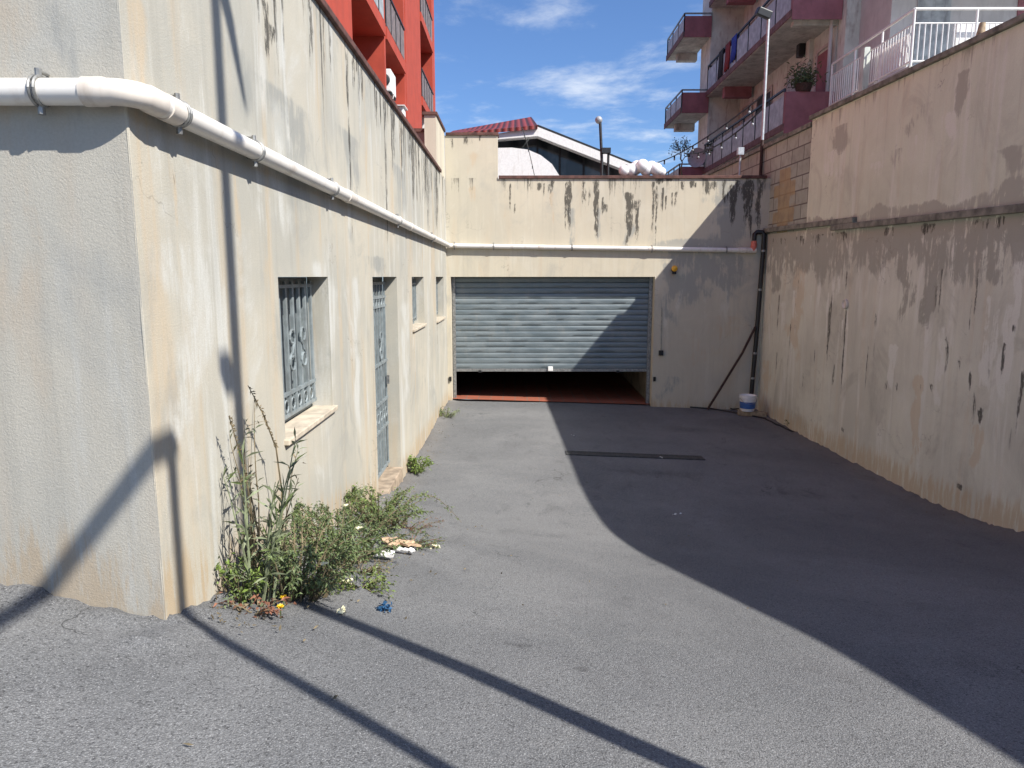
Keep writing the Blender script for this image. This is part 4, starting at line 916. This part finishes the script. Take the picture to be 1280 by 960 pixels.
# ------------------------------------------------------------ plants
def leaf(mb, p, d, l, wd, rn, bend=.3):
    d = d.normalized(); s = d.cross(Vector((rn.uniform(-1,1), rn.uniform(-1,1), rn.uniform(.2,1)))).normalized()
    up = s.cross(d)
    m1 = p+d*l*.45+up*l*bend*.12; tip = p+d*l-Vector((0,0,1))*l*bend*.5
    mb.add([p, m1+s*wd/2, tip, m1-s*wd/2], [(0,1,2,3)])
def shrub(name, label, cat, base, stems, h, spread, leafl, leafw, per, mats, seed, lean=(0,0), droop=.3, r0=.006, flowers=None, group=None):
    rn = random.Random(seed); base = Vector(base)
    t_ = thing(name, label, cat, base, group)
    st, fo, fo2 = MB(), MB(), MB()
    for i in range(stems):
        a = rn.uniform(0, 2*PI); hh = h*rn.uniform(.45, 1.0); sp = spread*rn.uniform(.25, 1)
        b0 = base+Vector((math.cos(a), math.sin(a), 0))*rn.uniform(0, .4)*spread; b0.x = max(b0.x, XL+.02); b0.z = gz(b0.x, b0.y)-.01
        tip = b0+Vector((math.cos(a)*sp+lean[0]*hh, math.sin(a)*sp+lean[1]*hh, hh)); mid = b0.lerp(tip, .55)+Vector((-math.cos(a)*sp*.15, -math.sin(a)*sp*.15, hh*.12))
        pts = []
        for k in range(9):
            t = k/8; q = b0*(1-t)**2+mid*2*t*(1-t)+tip*t*t; q.z -= droop*hh*.5*t**3
            q += Vector((noise.noise((q.x*9, q.y*9, i)), noise.noise((q.x*9, q.z*9, i+5)), 0))*.02
            q.x = max(q.x, XL+.012); q.z = max(q.z, gz(q.x, q.y)+.005); pts.append(q)
        st.tube(pts, [r0*(1-.75*k/8) for k in range(9)], 5, False)
        for k in range(per):
            t = rn.uniform(.04, 1)**.8; f = t*8; i0 = min(7, int(f)); q = pts[i0].lerp(pts[i0+1], f-i0)
            d = (pts[i0+1]-pts[i0]).normalized()*rn.uniform(.3, 1)+Vector((rn.gauss(0,1), rn.gauss(0,1), rn.gauss(.2,.7)))*.6
            if rn.random() < .35 and leafl < .06: q = q+Vector((rn.gauss(0,1), rn.gauss(0,1), rn.gauss(0,1)))*.02
            l = leafl*rn.uniform(.5, 1.25); e = q+d.normalized()*l
            if e.x < XL+.006: d.x = abs(d.x); 
            q.x = max(q.x, XL+.012)
            leaf(fo if rn.random() < .7 else fo2, q, d, l, leafw*rn.uniform(.7, 1.2), rn, droop+.2)
    st.build('stem', mats[2], t_, fix=False); fo.build('foliage', mats[0], t_, fix=False); fo2.build('foliage', mats[1], t_, fix=False)
    if flowers:
        for px in range(flowers[1]):
            q = base+Vector((rn.uniform(0, spread), rn.uniform(-spread, spread), rn.uniform(.3, .8)*h)); q.x = max(q.x, XL+.03)
            mb = MB()
            for k in range(6):
                a = k*PI/3; leaf(mb, q, Vector((math.cos(a), math.sin(a), .5)), .025, .014, rn)
            mb.build('flower', flowers[0], t_, fix=False)
    return t_
G = lambda px, py: ground(px, py)
LD, LM, LP, LB, DR = M['leaf_dark'], M['leaf'], M['leaf_pale'], M['leaf_bright'], M['dry']
b = G(322, 757); b.x = max(b.x, XL+.05)
shrub('tall_weed', 'tall grey green weed with long narrow leaves against cream wall', 'weed', b, 10, .78, .18, .10, .012, 22, (LP, LM, LP), 11, (.02,.12), .05, .007)
b = G(345, 740); b.x = XL+.12
shrub('tall_weed', 'thin upright weed with bare seed stalks below barred window', 'weed', b, 9, 1.05, .22, .055, .010, 16, (LP, DR, DR), 12, (.0,.15), .08, .005)
b = G(375, 745); b.x = XL+.28
shrub('bushy_weed', 'large dark green bushy weed spilling from wall base onto asphalt', 'weed', b, 64, .45, .40, .032, .009, 95, (LM, LD, DR), 13, (.12,.06), .55, .006, (M['cream_petal'], 3))
b = G(425, 700); b.x = XL+.26
shrub('bushy_weed', 'olive green bushy weed in the middle of the overgrown wall base', 'weed', b, 64, .46, .38, .032, .009, 92, (LM, LD, DR), 14, (.1,.1), .5, .006)
b = G(478, 655); b.x = XL+.28
shrub('bushy_weed', 'yellowish green bushy weed just before the iron door', 'weed', b, 58, .42, .46, .030, .009, 84, (LM, LB, DR), 15, (.12,.1), .5, .006)
b = G(300, 752); b.x = max(XL+.05, b.x)
shrub('small_weed', 'small bright green leafy weed at left foot of the tall weeds', 'weed', b, 16, .22, .14, .035, .010, 30, (LB, LM, DR), 16, (0,0), .2, .004)
shrub('dry_weed', 'withered reddish brown weed on asphalt edge by yellow dandelions', 'weed', G(318, 768), 9, .10, .13, .035, .014, 12, (M['redleaf'], DR, DR), 17, (0,0), .5, .003)
shrub('creeping_weed', 'low yellow green creeping weed next to the blue wrapper', 'weed', G(452, 735), 20, .10, .22, .022, .010, 34, (LB, LP, DR), 18, (.2,-.3), .5, .003)
shrub('creeping_weed', 'low dark weed right of the cardboard scrap', 'weed', G(515, 682), 22, .12, .22, .024, .008, 34, (LM, LD, M['redleaf']), 19, (.2,0), .5, .003)
shrub('creeping_weed', 'dry brown creeping weed between cardboard and the doorstep', 'weed', G(512, 660), 18, .12, .24, .022, .007, 26, (M['redleaf'], LM, DR), 20, (.2,0), .5, .003)
shrub('creeping_weed', 'dry brown low weed in front of white polystyrene', 'weed', G(448, 716), 16, .09, .2, .022, .008, 24, (DR, LM, DR), 23, (.2,0), .5, .003)
b = G(522, 592); b.x = XL+.1
shrub('small_weed', 'round green weed at wall base past the iron door', 'weed', b, 26, .26, .2, .05, .016, 30, (LB, LM, DR), 21, (.1,0), .3, .004)
b = G(557, 522); b.x = XL+.12
shrub('small_weed', 'small pale green tuft at wall base near garage shutter', 'weed', b, 22, .2, .22, .05, .010, 26, (LP, LB, DR), 22, (.1,0), .4, .004)
b = G(990, 536)
shrub('small_weed', 'small weed sprouting at foot of right retaining wall', 'weed', b, 10, .2, .12, .05, .012, 16, (LM, LD, DR), 24, (-.1,0), .3, .004)
# long arching bramble stem
br = thing('bramble', 'single long arching bare stem reaching right over the asphalt', 'weed', G(500, 640))
q0 = G(490, 650); q1 = G(577, 656); pts = []
for k in range(15):
    t = k/14; q = q0.lerp(q1, t); q.z = gz(q.x, q.y)+.02+.55*math.sin(PI*min(1, t*.98+.02))**1.0*.42; pts.append(q)
MB().tube(pts, [.005*(1-.7*k/14) for k in range(15)], 5).build('stem', DR, br)
mb = MB(); rn = random.Random(3)
for k in range(60):
    q = pts[rn.randrange(3, 14)]; leaf(mb, q+Vector((rn.gauss(0,.015), rn.gauss(0,.015), rn.gauss(0,.015))), Vector((rn.gauss(0,1), rn.gauss(0,1), rn.gauss(0,1))), .03, .010, rn)
mb.build('foliage', LM, br, fix=False)
# tall dry seed stalks against the wall
for i, (pp, lb) in enumerate(((((352,612),(345,560),(330,520),(310,482)), 'tall bare dry seed stalk leaning left beside barred window'), (((316,650),(308,600),(298,560),(286,520)), 'thin dry stalk leaning left on the cream wall in shadow'))):
    st = thing('dry_stalk', lb, 'weed', (XL+.2, 3.4, gz(XL+.2, 3.4)), 'dry seed stalks on the wall')
    pts = [G(352-30*i, 742+6*i)]; pts[0].x = max(XL+.1, pts[0].x)
    pts += [at(a, b_, 'x', XL+.09) for a, b_ in pp]
    MB().tube(pts, [.006,.005,.004,.003,.002], 5).build('stem', DR, st)
    mb = MB(); rn = random.Random(40+i)
    for k in range(70):
        t = rn.uniform(2, 3.99); j = int(t); q = pts[j].lerp(pts[j+1], t-j); leaf(mb, q, Vector((abs(rn.gauss(0,.6)), rn.gauss(0,1), rn.gauss(0,1))), .022, .008, rn)
    mb.build('foliage', DR, st, fix=False)
# dandelions
for i, ((px, py), lb) in enumerate((((355,761), 'yellow dandelion flower nearer the wall at weed edge'), ((351,773), 'yellow dandelion flower lowest on the asphalt edge'))):
    q = G(px, py); d = thing('dandelion', lb, 'flower', q, 'yellow dandelions by the weeds'); z = gz(q.x, q.y)+.05
    MB().tube([(q.x, q.y, z-.06), (q.x, q.y, z)], .003, 5).build('stem', LM, d)
    mb = MB(); rn = random.Random(i)
    for k in range(46):
        a = rn.uniform(0, 2*PI); leaf(mb, Vector((q.x, q.y, z)), Vector((math.cos(a), math.sin(a), rn.uniform(.1, 1.4))), .019, .007, rn, 0)
    mb.build('flower_head', M['petal'], d, fix=False)
# bare shrub and potted plants in the distance
q = at(852, 217, 'y', 26)
bt = thing('bare_tree', 'small leafless tree behind garage wall below far balconies', 'tree', (q.x, 26, .9))
mb = MB(); rn = random.Random(5); fo = MB()
def branch(p, d, l, r, dep):
    e = p+d*l; mb.tube([p, (p+e)/2+Vector((rn.gauss(0,.03), 0, rn.gauss(0,.03))), e], [r, r*.85, r*.6], 5, False)
    if dep == 0:
        for k in range(4): leaf(fo, e+Vector((rn.gauss(0,.06), rn.gauss(0,.06), rn.gauss(0,.06))), Vector((rn.gauss(0,1), rn.gauss(0,1), rn.gauss(0,1))), .07, .035, rn)
        return
    for k in range(3): branch(e, (d+Vector((rn.gauss(0,.5), rn.gauss(0,.5), rn.gauss(.1,.35)))).normalized(), l*rn.uniform(.55, .8), r*.6, dep-1)
mb.tube([(q.x, 26, .85), (q.x, 26, 3.6)], [.06,.04], 6)
branch(Vector((q.x, 26, 3.6)), Vector((.03,0,1)), .40, .035, 4)
mb.build('trunk', M['dry'], bt, fix=False); fo.build('foliage', M['leaf_dark'], bt, fix=False)
def pot_plant(lb, p, r, h, seed):
    t_ = thing('potted_plant', lb, 'plant', p); rn = random.Random(seed)
    MB().lathe(p, [(r*.4,0),(r*.55,.2),(r*.5,.2)], 12).build('pot', M['rust'], t_, smooth=True)
    mb = MB()
    for k in range(420):
        q = Vector(p)+Vector((rn.gauss(0,r*.4), rn.gauss(0,r*.4), .2+abs(rn.gauss(0,.3))*h)); leaf(mb, q, Vector((rn.gauss(0,1), rn.gauss(0,1), rn.gauss(.3,1))), .16, .04, rn)
    mb.build('foliage', M['leaf_dark'], t_, fix=False)
q = at(1003, 118, 'y', 20.3); pot_plant('dark spiky plant on pink end of lower long balcony', (q.x, 20.25, 4.945), .45, .7, 8)
q = at(888, 178, 'x', BXo); pot_plant('dark trailing plant on far end of lower long balcony', (BXo+.25, q.y, 4.4), .5, .5, 9)
# ------------------------------------------------------------ litter
def scrap(name, lb, cat, p, L_, W, T, mat, seed, rot):
    rn = random.Random(seed); n, m_ = 8, 5; vs = []
    for j in range(m_):
        for i in range(n):
            u, v = (i/(n-1)-.5)*L_, (j/(m_-1)-.5)*W; u += rn.gauss(0, .04)*L_*.5*(i in (0, n-1)); v += rn.gauss(0, .08)*W*(j in (0, m_-1))
            x = p.x+u*math.cos(rot)-v*math.sin(rot); y = p.y+u*math.sin(rot)+v*math.cos(rot)
            vs.append((x, y, gz(x, y)+.02+T+rn.uniform(0, .02)))
    mb = MB().add(vs, [(j*n+i, j*n+i+1, (j+1)*n+i+1, (j+1)*n+i) for j in range(m_-1) for i in range(n-1)])
    o = mb.build(name, mat, fix=False); s = o.modifiers.new('thickness', 'SOLIDIFY'); s.thickness = T; s.offset = -1
    return tag(o, lb, cat)
scrap('polystyrene_scrap', 'long white broken strip of polystyrene among weeds', 'litter', G(468,699), .26, .07, .025, M['foam'], 1, .25)
scrap('paper_scrap', 'crumpled white paper scrap left of the polystyrene strip', 'litter', G(452,694), .16, .10, .01, M['foam'], 2, -.4)
scrap('cardboard_scrap', 'torn tan cardboard scrap lying beside the weeds', 'litter', G(500,684), .24, .22, .012, M['card'], 3, .5)
scrap('paper_scrap', 'small cream paper flake under edge of the cardboard', 'litter', G(508,693), .12, .05, .01, M['foam'], 4, .1)
def crumple(name, lb, cat, p, r, mat, seed, n=26):
    rn = random.Random(seed); mb = MB()
    for k in range(n):
        q = Vector((p.x+rn.gauss(0, r*.45), p.y+rn.gauss(0, r*.4), p.z+.012+abs(rn.gauss(0, r*.3)))); leaf(mb, q, Vector((rn.gauss(0,1), rn.gauss(0,1), rn.gauss(.1,.6))), r*.9, r*.5, rn)
    return tag(mb.build(name, mat, fix=False), lb, cat)
crumple('plastic_wrapper', 'crumpled blue plastic wrapper on the asphalt', 'litter', G(479,764), .033, M['bluerag'], 5, 40)
crumple('fallen_flower', 'cream fallen flower on asphalt right of dandelions', 'flower', G(429,768), .03, M['cream_petal'], 6, 14)
crumple('fallen_flower', 'cream fallen flower at far right edge of the weeds', 'flower', G(546,686), .035, M['cream_petal'], 7, 12)
crumple('fallen_flower', 'cream fallen flower between creeping weed and the bushes', 'flower', G(434,733), .03, M['cream_petal'], 8, 14)
for px, py, lb in ((842,645,'small white paper scrap on shaded asphalt left of the drive centre'),(827,573,'tiny white scrap lying on drain grate'),(716,546,'tiny white scrap on the asphalt near garage')):
    q = G(px, py); crumple('paper_scrap', lb, 'litter', q, .035, M['foam'], px, 5)

# dead leaves, grit and twigs gathered along the wall bases
mb = MB(); rn = random.Random(77)
def bit(x, y, sz):
    q = Vector((x, y, gz(x, y)+.012)); leaf(mb, q, Vector((rn.gauss(0,1), rn.gauss(0,1), rn.uniform(0,.4))), sz*rn.uniform(.6,1.4), sz*rn.uniform(.25,.6), rn, 0)
for k in range(420): bit(XL+.03+abs(rn.gauss(0,.16)), 2.7+11.2*rn.random()**1.6, .022)
for k in range(260): bit(XL+.15+abs(rn.gauss(0,.35)), rn.gauss(4.6,1.1), .024)
for k in range(200):
    y = rn.uniform(6.5, 13.9); bit(xr(y)-.04-abs(rn.gauss(0,.14)), y, .022)
for k in range(120): bit(rn.uniform(-1.1, 2.7), 13.95-abs(rn.gauss(0,.5)), .020)
for k in range(90): bit(rn.uniform(-.8, 4.2), rn.uniform(2.2, 13), .016)
o = mb.build('dry_leaf_litter', M['dry'], fix=False); o['kind'] = 'stuff'; o['label'] = 'dry leaf bits and grit scattered along the foot of the walls'; o['category'] = 'leaf litter'
